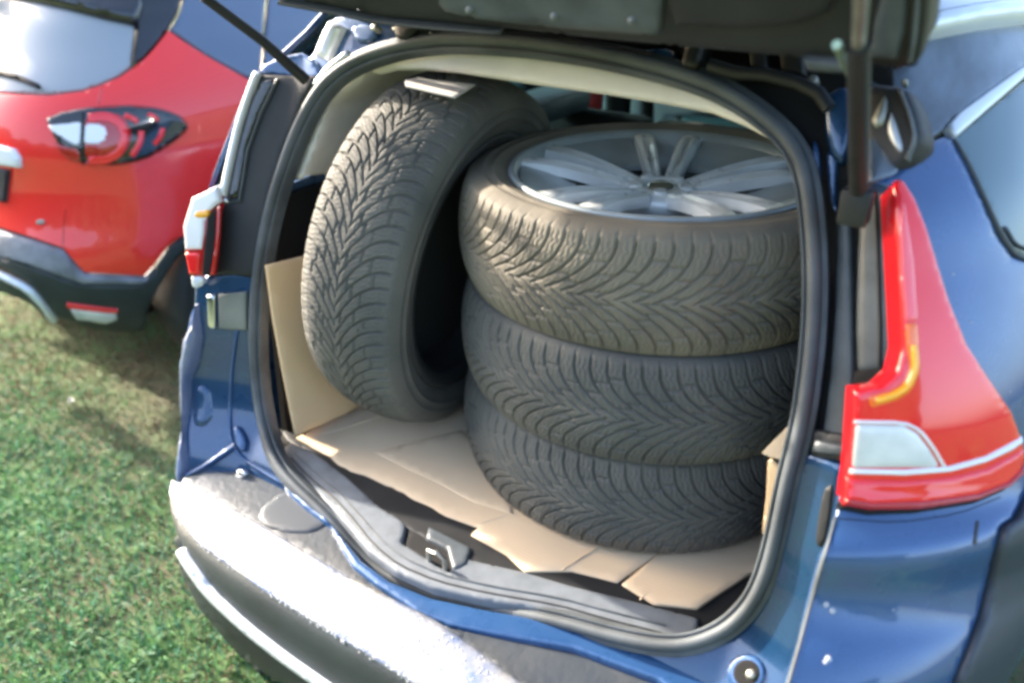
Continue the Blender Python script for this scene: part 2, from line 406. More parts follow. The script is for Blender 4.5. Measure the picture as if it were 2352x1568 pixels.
C_(patch('grommet_ring', [(1715+46*math.cos(a), 1545+46*math.sin(a)) for a in np.arange(0, 6.28, .3)], s_jamb(.34, .012), M['blue'], out=.005, rnd=.006, step=8))
C_(patch('grommet', [(1718+32*math.cos(a), 1545+32*math.sin(a)) for a in np.arange(0, 6.28, .3)], s_jamb(.34, .012), M['deep'], out=.006, rnd=.003, step=8))
C_(patch('grommet_core', [(1728+13*math.cos(a), 1548+13*math.sin(a)) for a in np.arange(0, 6.28, .4)], s_jamb(.34, .012), M['steel'], out=.010, rnd=.005, step=6))

# ---------- black pillar trims
def rib(w_):  # a long raised rib along the trim
    return w_
C_(patch('pillar_trim', [(590,170),(728,174),(695,240),(660,330),(630,420),(607,510),(596,590),(590,640),(530,632),(478,634),(494,560),(503,470),(512,410),(535,310),(560,240)], s_jamb(.34, .004), M['black'], out=.002, rnd=.007, thick=.012))
C_(patch('trim_recess', [(602,186),(636,184),(596,262),(566,345),(548,455),(508,460),(520,395),(545,305),(570,240)], s_jamb(.34, .004), M['black_gloss'], out=.006, rnd=.004, thick=.004, step=10))
C_(patch('trim_rib', stroke([(640,184),(602,262),(572,345),(553,462),(512,468)], 5, 0), s_jamb(.34, .004), M['slate'], out=.009, rnd=.002, step=8))
C_(patch('trim_clip', [(512,455),(528,453),(530,466),(514,468)], s_jamb(.34, .004), M['chrome'], out=.012, rnd=.003, step=6))
C_(patch('pillar_channel', [(1770,180),(1990,170),(2062,400),(2064,880),(1960,895),(1950,1062),(1845,1062),(1865,950),(1885,800),(1888,640),(1882,520),(1870,440),(1850,370),(1800,300)], s_jamb(.34, .03), M['deep'], rnd=.002))
C_(patch('channel_trim', [(1922,470),(1950,470),(1954,620),(1960,900),(1950,1050),(1880,1045),(1900,900),(1913,750),(1918,600)], s_jamb(.34, .018), M['slate'], rnd=.006, smooth=1))
C_(patch('pillar_trim', [(1972,400),(2046,424),(2050,520),(2056,640),(2063,760),(2062,830),(2040,852),(1962,866),(1958,760),(1962,600)], s_jamb(.34, -.004), M['slate'], rnd=.012, thick=.02, smooth=1))
C_(patch('trim_rib', stroke([(2010,440),(2018,620),(2022,760),(2020,850)], 9), s_jamb(.34, -.004), M['black'], out=.003, rnd=.002, step=10))
C_(patch('trim_foot', [(1962,852),(2056,838),(2052,862),(2012,888),(1956,896)], s_jamb(.34, -.006), M['deep'], rnd=.004, out=.003))
C_(patch('channel_bracket', [(1866,985),(1952,1000),(1950,1062),(1858,1048)], s_jamb(.34, .01), M['black'], rnd=.004))
C_(patch('channel_ledge', [(1874,1010),(1946,1022),(1944,1048),(1866,1036)], s_jamb(.34, .008), M['slate'], out=.006, rnd=.004))
C_(patch('channel_clip', [(1925,440),(1950,425),(1956,470),(1945,500),(1925,495)], s_jamb(.34, .01), M['slate'], rnd=.006, smooth=1))
C_(patch('paint_strip', [(1868,318),(1880,340),(1884,400),(1876,418),(1862,360)], s_jamb(.34, .012), M['blue'], rnd=.004, step=8, smooth=1))
C_(patch('paint_strip', [(1896,345),(1926,345),(1920,430),(1922,500),(1908,470),(1900,410)], s_jamb(.34, .018), M['blue'], rnd=.006, step=8, smooth=1))

# ---------- outer skin, right
qp = [(2010,415),(2060,395),(2120,328),(2185,305),(2222,372),(2262,462),(2300,548),(2330,588),(2370,602),(2430,610),(2430,1000),(2330,1190),(2302,1209),(2250,1416),(2192,1568),(2170,1660),(1790,1660),(1811,1568),(1860,1390),(1919,1184),(1928,1140),(1950,1120),(1975,1000),(1990,930),(2040,910),(2085,860),(2085,800),(2075,700),(2066,560),(2058,450),(2040,430)]
C_(patch('quarter_panel', qp, s_body(), M['blue'], rnd=.005, thick=.012, step=16))
C_(patch('shaded_flank', [(2430,960),(2430,1330),(2352,1450),(2300,1568),(2270,1660),(2172,1660),(2194,1568),(2252,1416),(2304,1209),(2334,1190)], s_body(), M['dark_slate'], out=.008, rnd=.004, thick=.012))  # dark panel for the body flank, its shade put into the colour
C_(patch('panel_gap', stroke([(1921,1184),(1862,1390),(1812,1568),(1785,1660)], 5), s_body(), M['slate'], out=.001, rnd=.002, step=12))
C_(patch('bumper_joint', stroke([(1925,1190),(2060,1200),(2200,1180),(2300,1140)], 3), s_body(), M['deep'], out=.001, rnd=.001, step=12))
C_(patch('fuel_flap_edge', stroke([(2245,1195),(2238,1250)], 9), s_body(), M['black'], out=.001, rnd=.001, step=12))
# tail light
tl = C_(patch('tail_light', [(2040,432),(2052,421),(2064,428),(2088,465),(2112,525),(2132,590),(2162,690),(2202,790),(2252,868),(2300,938),(2326,1000),(2336,1042),(2326,1082),(2292,1117),(2222,1147),(2100,1167),(1990,1170),(1928,1157),(1940,1080),(1950,960),(1955,890),(2010,884),(2048,850),(2060,800),(2056,700),(2048,560)], s_body(), M['red_lens'], out=.016, rnd=.006, thick=.03, step=12))
tl['label'] = 'large red tail light wrapping the right rear corner'
bpy.context.view_layer.update()
C_(patch('amber_strip', stroke([(2076,740),(2080,800),(2084,845),(2068,885),(2035,905),(1982,918)], 32), s_body(), M['orange'], out=.018, rnd=.006, thick=.004, step=8), tl)
C_(patch('reverse_lens', [(1953,962),(2060,965),(2092,982),(2120,1015),(2140,1050),(2140,1062),(1945,1062)], s_body(), M['pale_lens_or_glare'], out=.019, rnd=.008, thick=.004, step=10), tl)
C_(patch('light_bar', [(1945,1060),(2060,1063),(2160,1056),(2240,1034),(2320,992),(2320,1004),(2296,1022),(2240,1048),(2160,1070),(2060,1078),(1942,1074)], s_body(), M['white_lens'], out=.0205, rnd=.005, thick=.004, step=8), tl)
C_(patch('light_bar', stroke([(1952,960),(2060,962),(2095,980),(2125,1015),(2148,1056)], 7), s_body(), M['white_lens'], out=.0205, rnd=.002, thick=.004, step=8), tl)
C_(patch('lower_lens', [(1936,1084),(2060,1088),(2160,1080),(2240,1060),(2325,1015),(2330,1044),(2318,1078),(2288,1110),(2220,1138),(2100,1156),(1990,1160),(1930,1148)], s_body(), M['red_lens'], out=.019, rnd=.008, thick=.004, step=10), tl)
C_(patch('light_gasket', [(1928,1150),(1990,1162),(2100,1160),(2222,1140),(2292,1112),(2300,1122),(2226,1156),(2100,1178),(1990,1182),(1922,1168)], s_body(), M['deep'], out=.010, rnd=.004, thick=.02, step=10))
C_(patch('pink_strip', [(2052,470),(2064,480),(2082,600),(2092,740),(2062,740),(2054,640),(2050,540)], s_body(), M['pink_lens'], out=.0175, rnd=.004, thick=.004, step=8), tl)  # paler pink strip on the upper lens
C_(patch('dark_lens_edge', [(1932,1140),(1990,1150),(2100,1146),(2220,1128),(2288,1100),(2322,1060),(2322,1080),(2290,1113),(2222,1143),(2100,1162),(1990,1166),(1930,1154)], s_body(), M['dark_red_lens'], out=.0205, rnd=.004, thick=.004, step=8), tl)  # darker red band along the bottom of the lens
C_(patch('amber_core', stroke([(2080,790),(2083,845),(2066,884),(2036,903),(1998,914)], 15), s_body(), M['amber'], out=.0215, rnd=.004, thick=.004, step=7), tl)
# window, chrome, roof side, rail
C_(patch('quarter_window', [(2192,318),(2352,186),(2430,140),(2430,600),(2370,595),(2334,578),(2304,536),(2266,456),(2226,368)], s_body(), M['glass_q'], out=-.004, rnd=.002))
C_(patch('chrome_strip', [(2172,294),(2200,262),(2352,152),(2430,100),(2430,125),(2352,180),(2192,318)], s_body(), M['rail'], out=.006, rnd=.005, step=10))
C_(patch('window_frame', stroke([(2192,320),(2226,376),(2266,464),(2304,544),(2334,586),(2372,602),(2430,606)], 6), s_body(), M['slate'], out=.003, rnd=.002, step=10))
C_(patch('handle_recess', stroke([(2310,520),(2332,560),(2364,572)], 8), s_body(), M['dark_slate'], out=.002, rnd=.003, step=10))
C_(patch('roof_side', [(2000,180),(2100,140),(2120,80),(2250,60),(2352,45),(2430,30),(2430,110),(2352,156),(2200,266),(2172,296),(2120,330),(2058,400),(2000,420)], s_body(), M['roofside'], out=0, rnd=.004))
C_(patch('roof_rail', [(2110,36),(2230,20),(2352,12),(2430,8),(2430,60),(2352,58),(2240,72),(2120,96),(2100,70)], s_body(), M['rail'], out=.03, rnd=.012, thick=.02, step=10))
C_(patch('rail_groove', stroke([(2115,72),(2240,50),(2352,38),(2430,33)], 4), s_body(), M['roofside'], out=.0305, rnd=.002, thick=.01, step=10))

# ---------- tail light, left sliver
C_(patch('pillar_edge', stroke([(586,164),(562,225),(540,295),(520,380),(506,450)], 14), s_jamb(.40, -.012), M['rail'], rnd=.006, thick=.02, step=8))  # sunlit pillar edge, the sun on it painted in pale alloy
ll = C_(patch('tail_light', [(500,430),(506,462),(488,505),(492,560),(484,634),(440,640),(428,632),(420,575),(418,520),(436,456),(470,440)], s_jamb(.5, -.010), M['dark_red_lens'], rnd=.012, thick=.03, step=8))
ll['label'] = 'left tail light seen edge on'
bpy.context.view_layer.update()
C_(patch('pale_lens_or_glare', [(500,424),(506,462),(484,486),(472,510),(470,540),(466,574),(424,576),(420,520),(440,454),(470,440)], s_jamb(.5, -.010), M['white_lens'], out=.004, rnd=.008, thick=.006, step=7), ll)  # white piece painted as sun glare on the red lens
C_(patch('amber_strip', [(450,486),(484,480),(482,497),(462,502),(448,498)], s_jamb(.5, -.010), M['amber'], out=.007, rnd=.004, thick=.004, step=6, smooth=1), ll)
C_(patch('brake_lens', [(426,580),(462,580),(458,630),(436,630)], s_jamb(.5, -.010), M['red_lens'], out=.005, rnd=.005, thick=.004, step=6), ll)
C_(patch('lens_housing', [(478,500),(494,480),(502,470),(498,560),(486,634),(466,630),(470,570)], s_jamb(.5, -.010), M['deep'], out=.005, rnd=.003, thick=.004, step=7), ll)
C_(patch('inner_lens', stroke([(506,474),(502,560),(490,630)], 9), s_jamb(.5, -.010), M['dark_red_lens'], out=.008, rnd=.003, thick=.004, step=7), ll)
C_(patch('corner_cap', [(436,632),(462,632),(468,648),(452,664),(438,660)], s_jamb(.5, -.004), M['rail'], rnd=.006, step=6, smooth=1))

# ---------- bumper
C_(patch('bumper_step', [(410,1118),(420,1095),(470,1085),(560,1080),(640,1090),(665,1125),(762,1205),(786,1256),(812,1300),(858,1338),(955,1403),(1033,1432),(1160,1456),(1314,1484),(1432,1528),(1510,1557),(1620,1620),(1700,1680),(1300,1680),(1210,1585),(1100,1500),(1000,1430),(900,1380),(800,1330),(700,1270),(560,1190),(470,1132)], s_pad, M['pad'], rnd=.004, thick=.03, step=16))
C_(patch('dark_oval', [(588,1190),(600,1160),(640,1130),(690,1122),(740,1150),(775,1185),(760,1205),(720,1228),(660,1228),(610,1215)], s_pad, M['dark_slate'], out=.0035, rnd=.01, thick=.02, step=10, smooth=2))  # darker oval laid on the bumper step
bt = C_(patch('bumper_top', [(392,1100),(418,1106),(470,1124),(560,1180),(700,1262),(800,1320),(900,1370),(1000,1420),(1100,1490),(1210,1575),(1300,1680),(1120,1680),(960,1580),(830,1498),(720,1432),(620,1368),(520,1298),(450,1245),(404,1186),(386,1130)], s_bump(), M['dew'], out=.0, rnd=.004, thick=.012, step=11))
C_(patch('bumper_face', [(388,1118),(410,1176),(455,1233),(525,1286),(625,1356),(725,1420),(835,1486),(966,1568),(1130,1670),(800,1680),(742,1572),(650,1500),(560,1430),(470,1345),(428,1280),(405,1225),(390,1170)], s_bump(.003), M['clad'], out=0, rnd=.001, thick=.012, step=12))
C_(patch('bumper_trim', stroke([(410,1262),(432,1300),(476,1362),(566,1446),(656,1516),(745,1578),(850,1650)], 16), s_bump(-.004), M['rail'], out=.006, rnd=.006, thick=.012, step=8))
C_(patch('lower_valance', [(405,1225),(425,1290),(470,1360),(560,1445),(650,1515),(742,1580),(860,1680),(760,1690),(640,1590),(540,1500),(455,1400),(415,1320),(396,1240)], s_bump(.004), M['clad'], rnd=.004, thick=.012, step=12))
# dew drops lying on the bumper top
dpx = []
while len(dpx) < 1300:
    t = random.random(); x = 400 + 900 * t; yy = np.interp(x, [400, 560, 700, 900, 1100, 1300], [1115, 1180, 1262, 1370, 1490, 1680]); y2 = np.interp(x, [400, 450, 520, 720, 960, 1120, 1300], [1180, 1245, 1298, 1432, 1580, 1680, 1780])
    s = random.random() ** .6; dpx.append((x, yy + (y2 - yy) * s + 2))
D0 = cast(dpx, s_bump()); DN = grad(s_bump(), D0)
V = []; F = []
for p, nn in zip(D0, DN):
    r = random.uniform(.0008, .0024); a = np.cross(nn, [1, 0, 0]); a /= np.linalg.norm(a); b = np.cross(nn, a); k = len(V)
    V.append(p + nn * r * .75)
    for ring, hgt in ((.65, .5), (1, 0)):
        for j in range(7):
            th = j * 2 * math.pi / 7; V.append(p + r * ring * (math.cos(th) * a + math.sin(th) * b) + nn * r * hgt)
    for j in range(7):
        q = (j + 1) % 7; F += [(k, k + 1 + j, k + 1 + q), (k + 1 + j, k + 8 + j, k + 8 + q, k + 1 + q)]
for (x_, y_, rr_) in ((1898,1388,.0036),(1912,1402,.0042),(1903,1512,.0042),(1896,1520,.003),(2052,1400,.0016),(2190,630,.0018),(2230,740,.0018),(2320,900,.0016)):
    p = cast([(x_, y_)], s_body())[0]; nn = grad(s_body(), p[None])[0]; a = np.cross(nn, [1, 0, .2]); a /= np.linalg.norm(a); b = np.cross(nn, a); k = len(V)
    V.append(p + nn * rr_ * .8)
    for ring, hgt in ((.65, .55), (1, 0)):
        for j in range(7):
            th = j * 2 * math.pi / 7; V.append(p + rr_ * ring * (math.cos(th) * a + math.sin(th) * b) + nn * rr_ * hgt)
    for j in range(7):
        q = (j + 1) % 7; F += [(k, k + 1 + j, k + 1 + q), (k + 1 + j, k + 8 + j, k + 8 + q, k + 1 + q)]
dd = C_(pmesh('dew_drops', V, F, M['water'], None)); dd['kind'] = 'stuff'
# painted lip below the seal
C_(patch('sill_lip', [(640,1085),(690,1135),(745,1178),(785,1228),(830,1282),(895,1330),(990,1368),(1110,1394),(1275,1422),(1393,1458),(1500,1488),(1600,1494),(1640,1500),(1620,1600),(1570,1610),(1510,1560),(1432,1532),(1314,1488),(1160,1461),(1031,1437),(953,1406),(856,1339),(809,1301),(782,1257),(758,1207),(700,1165),(655,1124)], s_lip, M['blue'], rnd=.009, thick=.02, step=10))

# ---------- cargo floor, scuff plate
FL = .600
def s_floor(z): return lambda p: p[:, 2] - z
cf = C_(box('cargo_floor', (XC, 1.40, FL - .018), (1.03, .98, .02), M['deep']))
def s_scuff(p): return p[:, 2] - (.604 + .06 * (p[:, 1] - .86))
C_(patch('scuff_plate', [(640,1030),(668,1012),(719,1034),(797,1092),(875,1163),(935,1200),(925,1245),(1030,1310),(1060,1270),(1090,1284),(1209,1311),(1314,1342),(1432,1370),(1607,1416),(1600,1475),(1520,1470),(1400,1440),(1275,1402),(1110,1375),(995,1348),(905,1308),(845,1262),(800,1208),(755,1158),(700,1112),(662,1070)], s_scuff, M['grey_trim'], rnd=.006, thick=.012, step=12))
C_(patch('latch_recess', [(940,1205),(965,1200),(1085,1262),(1075,1300),(1040,1318),(930,1252)], s_scuff, M['deep'], out=-.004, rnd=.003, thick=.02, step=12))
C_(patch('latch_cover', [(985,1208),(1084,1258),(1072,1296),(1040,1312),(1028,1262),(978,1236)], s_scuff, M['slate'], out=.003, rnd=.005, thick=.012, step=9))
q0 = at(985, 1285, s_scuff); q1 = at(1022, 1304, s_scuff)
C_(tube('latch_striker', [q0 + [0, 0, -.004], q0 + [0, 0, .02], (q0 + q1) / 2 + [0, 0, .026], q1 + [0, 0, .02], q1 + [0, 0, -.004]], .0042, M['steel']))
C_(patch('scuff_groove', stroke([(668,1050),(712,1098),(770,1145),(812,1192),(858,1250),(915,1296),(1005,1334),(1115,1360),(1280,1388),(1405,1424),(1520,1452)], 5), s_scuff, M['black'], out=.001, rnd=.001, thick=.003, step=10))
C_(patch('scuff_ridge', stroke([(676,1040),(722,1088),(778,1132),(822,1180),(870,1236),(925,1280),(1010,1318),(1118,1344),(1282,1372),(1408,1406),(1530,1436)], 4), s_scuff, M['seal'], out=.003, rnd=.002, thick=.003, step=10))
# dark floor edge between scuff plate and cardboard
C_(patch('floor_edge_trim', [(640,980),(800,1000),(1100,1180),(1500,1340),(1800,1300),(1760,1400),(1660,1470),(1600,1440),(1432,1380),(1209,1330),(1060,1280),(880,1180),(719,1045),(660,1010)], s_floor(FL + .0005), M['black'], rnd=.003, thick=.004))
# side linings
def s_side(x0, lean, sgn): return lambda p: sgn * (p[:, 0] - (x0 + lean * (p[:, 2] - .6)))
LS = s_side(-1.175, -.03, 1)
RS = s_side(-.185, .03, -1)
def quadwall(name, pts, m, th=.01, nrm=(1, 0, 0)):
    P = np.array(pts, float); n = np.array(nrm) * th; V = list(P) + list(P - n); k = len(P)
    F = [tuple(range(k)), tuple(reversed(range(k, 2 * k)))] + [(i, i + k, (i + 1) % k + k, (i + 1) % k) for i in range(k)]
    return pmesh(name, V, F, m, None, False)
C_(quadwall('side_lining', [(-1.185, .93, .56), (-1.185, 1.95, .56), (-1.19, 1.95, 1.10), (-1.19, 1.02, 1.10), (-1.20, .96, .9)], M['deep'], .015))
C_(quadwall('side_lining', [(-.175, .93, .56), (-.175, 1.95, .56), (-.17, 1.95, 1.10), (-.17, 1.02, 1.10), (-.16, .96, .9)], M['deep'], .015, (-1, 0, 0)))
# beige upper lining and headliner
def s_beige(p): return np.maximum(ys(p[:, 2]) + .03 - p[:, 1], p[:, 0] - (-1.178 + .30 * np.maximum(p[:, 2] - 1.05, 0) + .9 * np.maximum(p[:, 2] - 1.27, 0))) 
C_(patch('upper_lining', [(672,410),(780,398),(900,380),(960,300),(985,160),(1010,130),(900,128),(815,148),(768,200),(730,265),(700,340)], s_beige, M['beige'], rnd=.004, thick=.01, step=14))
C_(patch('headliner_edge', [(846,162),(880,128),(930,116),(1041,112),(1197,122),(1353,148),(1510,182),(1627,216),(1725,262),(1790,310),(1830,352),(1800,345),(1771,320),(1705,284),(1627,254),(1510,232),(1393,213),(1197,186),(1041,162),(960,156),(900,156),(860,166)], s_seal(.045), M['beige_head'], rnd=.006, thick=.012, step=12))
C_(quadwall('headliner', [(-1.05, 1.17, 1.415), (-.31, 1.17, 1.415), (-.31, 3.3, 1.43), (-1.05, 3.3, 1.43)], M['beige'], .012, (0, 0, -1)))
# rear seats
for i, x in enumerate((-1.03, -.69, -.35)):
    sb = C_(box('seat_back', (x, 1.99, .86), (.325, .10, .50), M['seat'], rot=(math.radians(-9), 0, 0), bev=.03))
Y2 = plane(1, 2.35)
for P_, m_, nm in (([(1398,200),(1444,206),(1440,285),(1396,280)], 'deep', 'headrest'), ([(1478,215),(1500,218),(1496,300),(1476,296)], 'deep', 'headrest'),
                   ([(1205,180),(1252,184),(1246,225),(1200,220)], 'deep', 'headrest'),
                   ([(1448,208),(1477,212),(1474,300),(1444,292)], 'pale', 'daylight_glimpse'), ([(1500,215),(1640,232),(1660,262),(1600,262),(1530,270),(1560,290),(1498,300)], 'pale', 'window_daylight'),
                   ([(1090,160),(1205,172),(1198,205),(1150,196),(1085,178)], 'pale2', 'daylight_glimpse'), ([(1254,186),(1280,190),(1278,225),(1250,222)], 'pale2', 'daylight_glimpse'),
                   ([(1386,200),(1398,202),(1394,262),(1380,256)], 'pale', 'daylight_glimpse'),
                   ([(1565,268),(1720,286),(1830,325),(1830,345),(1700,325),(1560,300)], 'pale2', 'teal_glimpse')):
    C_(patch(nm if nm != 'window_daylight' else 'daylight_panel', P_, Y2, M[m_], rnd=.008, thick=.03, step=10))  # pale and teal panels painted as daylight seen through far windows
C_(patch('red_glimpse_patch', [(1282,188),(1384,200),(1380,262),(1330,246),(1270,226),(1240,228),(1275,208)], Y2, M['red_glimpse'], rnd=.02, thick=.06, step=8))  # unidentified red shape, made up behind the seats
C_(patch('side_glass', [(880,150),(1000,140),(1010,175),(940,215),(880,240)], plane(1, 1.75), M['teal_glass'], rnd=.004, thick=.006, step=10))
for x in (-1.02, -.36):
    C_(box('front_seat_back', (x, 2.95, .90), (.46, .12, .60), M['seat'], rot=(math.radians(-12), 0, 0), bev=.04))
    C_(box('front_headrest', (x, 3.04, 1.22), (.24, .08, .12), M['seat'], rot=(math.radians(-12), 0, 0), bev=.03))
C_(box('pillar_lining', (-1.27, 2.55, 1.18), (.05, .12, .5), M['beige'], bev=.01))
C_(box('pillar_lining', (-.07, 2.55, 1.18), (.05, .12, .5), M['beige'], bev=.01))
C_(box('dashboard', (XC, 3.62, .86), (1.3, .3, .26), M['seat'], bev=.05))
C_(box('side_bin', (-.26, 1.86, 1.14), (.16, .3, .06), M['slate'], bev=.02))
C_(box('side_bin', (-1.11, 1.86, 1.14), (.14, .3, .06), M['slate'], bev=.02))
# parametric outer shell: flanks and roof, seen from the side and in reflections
def shell(name, sgn, a0, a1, z0, z1, m, na=18, nz=12, y_to=None, th=.01, dy=.004):
    V = []; na_ = na
    for k in range(nz + 1):
        z = z0 + (z1 - z0) * k / nz; A = float(bA(z)); B = 2.2 - float(bY(z)) - dy
        row = []
        for i in range(na + 1):
            t = a0 + (a1 - a0) * i / na
            row.append((XC + sgn * (A - .003) * abs(math.sin(t)) ** .5, 2.2 - B * abs(math.cos(t)) ** .5, z))
        if y_to:
            for yy in np.linspace(2.3, y_to, 8): row.append((XC + sgn * (A - .003), yy, z))
        V += row
    k_ = len(row); F = []
    for k in range(nz):
        for i in range(k_ - 1): F.append((k * k_ + i, k * k_ + i + 1, (k + 1) * k_ + i + 1, (k + 1) * k_ + i))
    o = pmesh(name, V, F, m, None, True)
    md = o.modifiers.new('thickness', 'SOLIDIFY'); md.thickness = th; md.offset = -1 if sgn > 0 else 1
    return C_(o)
H = math.pi / 2
def ang(dx, A): return math.asin(min(1, (dx / A)) ** 2)
shell('side_panel', -1, ang(.80, .93), H, .22, .98, M['blue'], y_to=4.4, dy=.03)
shell('side_panel', 1, ang(.80, .93), H, .22, .98, M['blue'], y_to=4.4)
shell('rear_pillar', -1, ang(.60, .80), ang(.80, .83), .985, 1.42, M['blue'])
shell('side_window', -1, ang(.803, .83), H, .985, 1.42, M['glass'], y_to=3.4)
shell('side_window', 1, ang(.805, .83), H, .985, 1.42, M['glass'], y_to=3.4)
# roof
V = []; F = []; nz = 12; nt = 41
for k in range(nz + 1):
    z = 1.43 + .125 * math.sin(k / nz * math.pi / 2); A = float(bA(z)); B = 2.2 - float(bY(z))
    row = [(XC - A, 3.6, z)] + [(XC + A * math.copysign(abs(math.sin(t)) ** .5, math.sin(t)), 2.2 - B * abs(math.cos(t)) ** .5, z) for t in np.linspace(-H, H, nt)] + [(XC + A, 3.6, z)]
    V += row
kk = len(row)
for k in range(nz):
    for i in range(kk - 1): F.append((k * kk + i, k * kk + i + 1, (k + 1) * kk + i + 1, (k + 1) * kk + i))
C_(pmesh('roof', V, F, M['blue'], None, True))
C_(quadwall('windscreen', [(-1.25, 3.65, 1.36), (-.11, 3.65, 1.36), (-.05, 4.25, 1.0), (-1.31, 4.25, 1.0)], M['glass_w'], .005, (0, -.5, -.8)))
C_(quadwall('bonnet', [(-1.5, 4.2, .98), (.14, 4.2, .98), (.10, 5.1, .80), (-1.46, 5.1, .80)], M['blue'], .03, (0, 0, 1)))
C_(quadwall('underbody', [(-1.45, .85, .30), (.09, .85, .30), (.09, 4.6, .30), (-1.45, 4.6, .30)], M['deep'], .05, (0, 0, 1)))

# ---------- roof edge channel with hinges
C_(patch('roof_channel', [(800,30),(1000,45),(1480,85),(2050,140),(2060,330),(1990,420),(1880,420),(1840,350),(1800,300),(1740,250),(1640,195),(1510,148),(1353,118),(1197,98),(1041,92),(930,104),(860,120),(830,100),(800,70)], s_seal(.028), M['deep'], rnd=.003))
C_(patch('roof_corner', [(706,178),(690,150),(720,110),(740,55),(775,30),(850,38),(930,55),(960,88),(900,106),(850,118),(800,140),(760,172),(735,205)], s_jamb(.34, .02), M['blue'], rnd=.012, thick=.02, step=10, smooth=1))
C_(patch('roof_corner_shelf', [(590,166),(606,146),(650,128),(690,120),(722,140),(738,165),(728,182),(690,184)], s_jamb(.34, .01), M['blue'], rnd=.006, thick=.01, step=10))
C_(patch('hinge_glint', stroke([(768,50),(752,80),(730,132)], 34), s_jamb(.34, .0), M['rail'], out=.004, rnd=.014, thick=.02, step=7))  # pale bump painted as a sun glint at the hinge corner
C_(patch('hinge_bracket', [(800,60),(835,48),(862,56),(866,84),(845,100),(812,96)], s_jamb(.34, .01), M['blue'], rnd=.008, step=7, smooth=1))
C_(patch('flange_edge', stroke([(722,196),(752,158),(800,120)], 13), s_jamb(.34, -.004), M['rail'], rnd=.005, out=.004, thick=.01, step=7))  # sunlit body flange, its brightness put into a pale alloy colour
for (x, y, r_) in ((857, 62, 9), (905, 66, 7), (1011, 80, 6), (987, 75, 5), (1866, 182, 13), (1850, 196, 12), (2078, 186, 8)):
    C_(patch('hinge_bolt', [(x + r_ * math.cos(a), y + r_ * math.sin(a)) for a in np.arange(0, 6.28, .7)], s_seal(-.01), M['steel'], rnd=.004, thick=.012, step=5))
C_(patch('hinge_arm', [(1562,60),(1622,66),(1618,96),(1600,158),(1560,150),(1572,100)], s_seal(-.02), M['black'], rnd=.008, thick=.03, step=9, smooth=1))
C_(patch('hinge_arm', [(905,5),(960,10),(958,60),(930,92),(900,84)], s_seal(-.02), M['black'], rnd=.008, thick=.03, step=9, smooth=1))
C_(patch('hinge_plate', [(1470,112),(1540,108),(1560,150),(1530,158),(1468,150)], s_seal(.0), M['blue_in'], rnd=.006, thick=.02, step=9, smooth=1))
C_(patch('harness_clip', [(1716,100),(1756,96),(1764,162),(1722,160)], s_seal(-.01), M['black'], rnd=.006, thick=.02, step=9))
C_(patch('harness_clip', [(1786,100),(1842,104),(1850,172),(1794,168)], s_seal(-.01), M['black'], rnd=.006, thick=.02, step=9))
cab = cast([(1630,150),(1690,168),(1760,172),(1830,190),(1880,214),(1905,250)], s_seal(-.015))
C_(tube('wiring_harness', cab, .009, M['black']))
C_(tube('washer_hose', cast([(960,72),(1050,84),(1180,84),(1300,92),(1420,112),(1500,128)], s_seal(-.0)), .005, M['black']))
C_(patch('pillar_corner', [(1985,185),(2080,195),(2104,250),(2118,318),(2094,368),(2054,405),(2012,424),(1985,410),(1975,300)], s_jamb(.34, -.02), M['black'], rnd=.014, thick=.03, step=10, smooth=1))
C_(patch('sky_highlight_insert', [(2046,250),(2062,288),(2079,346),(2066,353),(2046,330),(2036,300)], s_jamb(.34, -.02), M['rail'], out=.006, rnd=.009, thick=.01, step=8, smooth=1))  # pale insert, sky reflection on the paint put into its colour
C_(patch('sky_highlight_insert', [(2034,213),(2044,240),(2032,290),(2012,300),(1999,280),(2012,250)], s_jamb(.34, -.02), M['steel'], out=.006, rnd=.009, thick=.01, step=8, smooth=1))  # cream half of the same painted sky highlight
C_(patch('corner_ridge', stroke([(2066,205),(2090,262),(2102,320),(2082,368)], 8), s_jamb(.34, -.02), M['slate'], out=.004, rnd=.003, step=8))
C_(patch('channel_cover', [(1890,215),(1935,190),(1960,215),(1958,330),(1935,380),(1905,360),(1890,300)], s_jamb(.34, .0), M['blue_in'], rnd=.012, thick=.02, step=9, smooth=1))

# ---------- raised tailgate: dark inner trim, seen from below
G = s_gate
tg = C_(patch('tailgate', [(380,-60),(470,-30),(620,-2),(750,20),(870,48),(1000,58),(1300,92),(1560,118),(1800,140),(1960,160),(2060,170),(2098,166),(2114,140),(2128,60),(2134,-20),(2150,-400),(380,-600)], G(), M['black'], rnd=.012, thick=.05, step=26))
tg['label'] = 'raised tailgate with dark inner trim'
C_(quadwall('tailgate_top_blocker', [(-1.33, .80, 1.555), (-.03, .80, 1.555), (-.09, 1.30, 1.575), (-1.27, 1.30, 1.575)], M['blue'], .03, (0, 0, -1)))  # unseen top of the tailgate, placed to block the sun
C_(quadwall('tailgate_skin_blocker', [(-1.34, .87, 1.525), (-.02, .87, 1.525), (.06, .26, 2.05), (-1.42, .26, 2.05)], M['blue'], .06, (0, -.65, -.75)))  # unseen widened tailgate skin, added to keep sun off the stack
bpy.context.view_layer.update()
C_(patch('tailgate_trim_panel', [(1010,-200),(1530,-200),(1528,0),(1520,72),(1300,56),(1100,34),(1030,18),(1015,0)], G(), M['slate'], out=.012, rnd=.006, thick=.012, step=20), tg)
C_(patch('tailgate_trim_panel', [(1545,-200),(1980,-200),(1925,10),(1860,40),(1750,55),(1620,52),(1540,46)], G(), M['black'], out=.014, rnd=.010, thick=.014, step=16, smooth=1), tg)
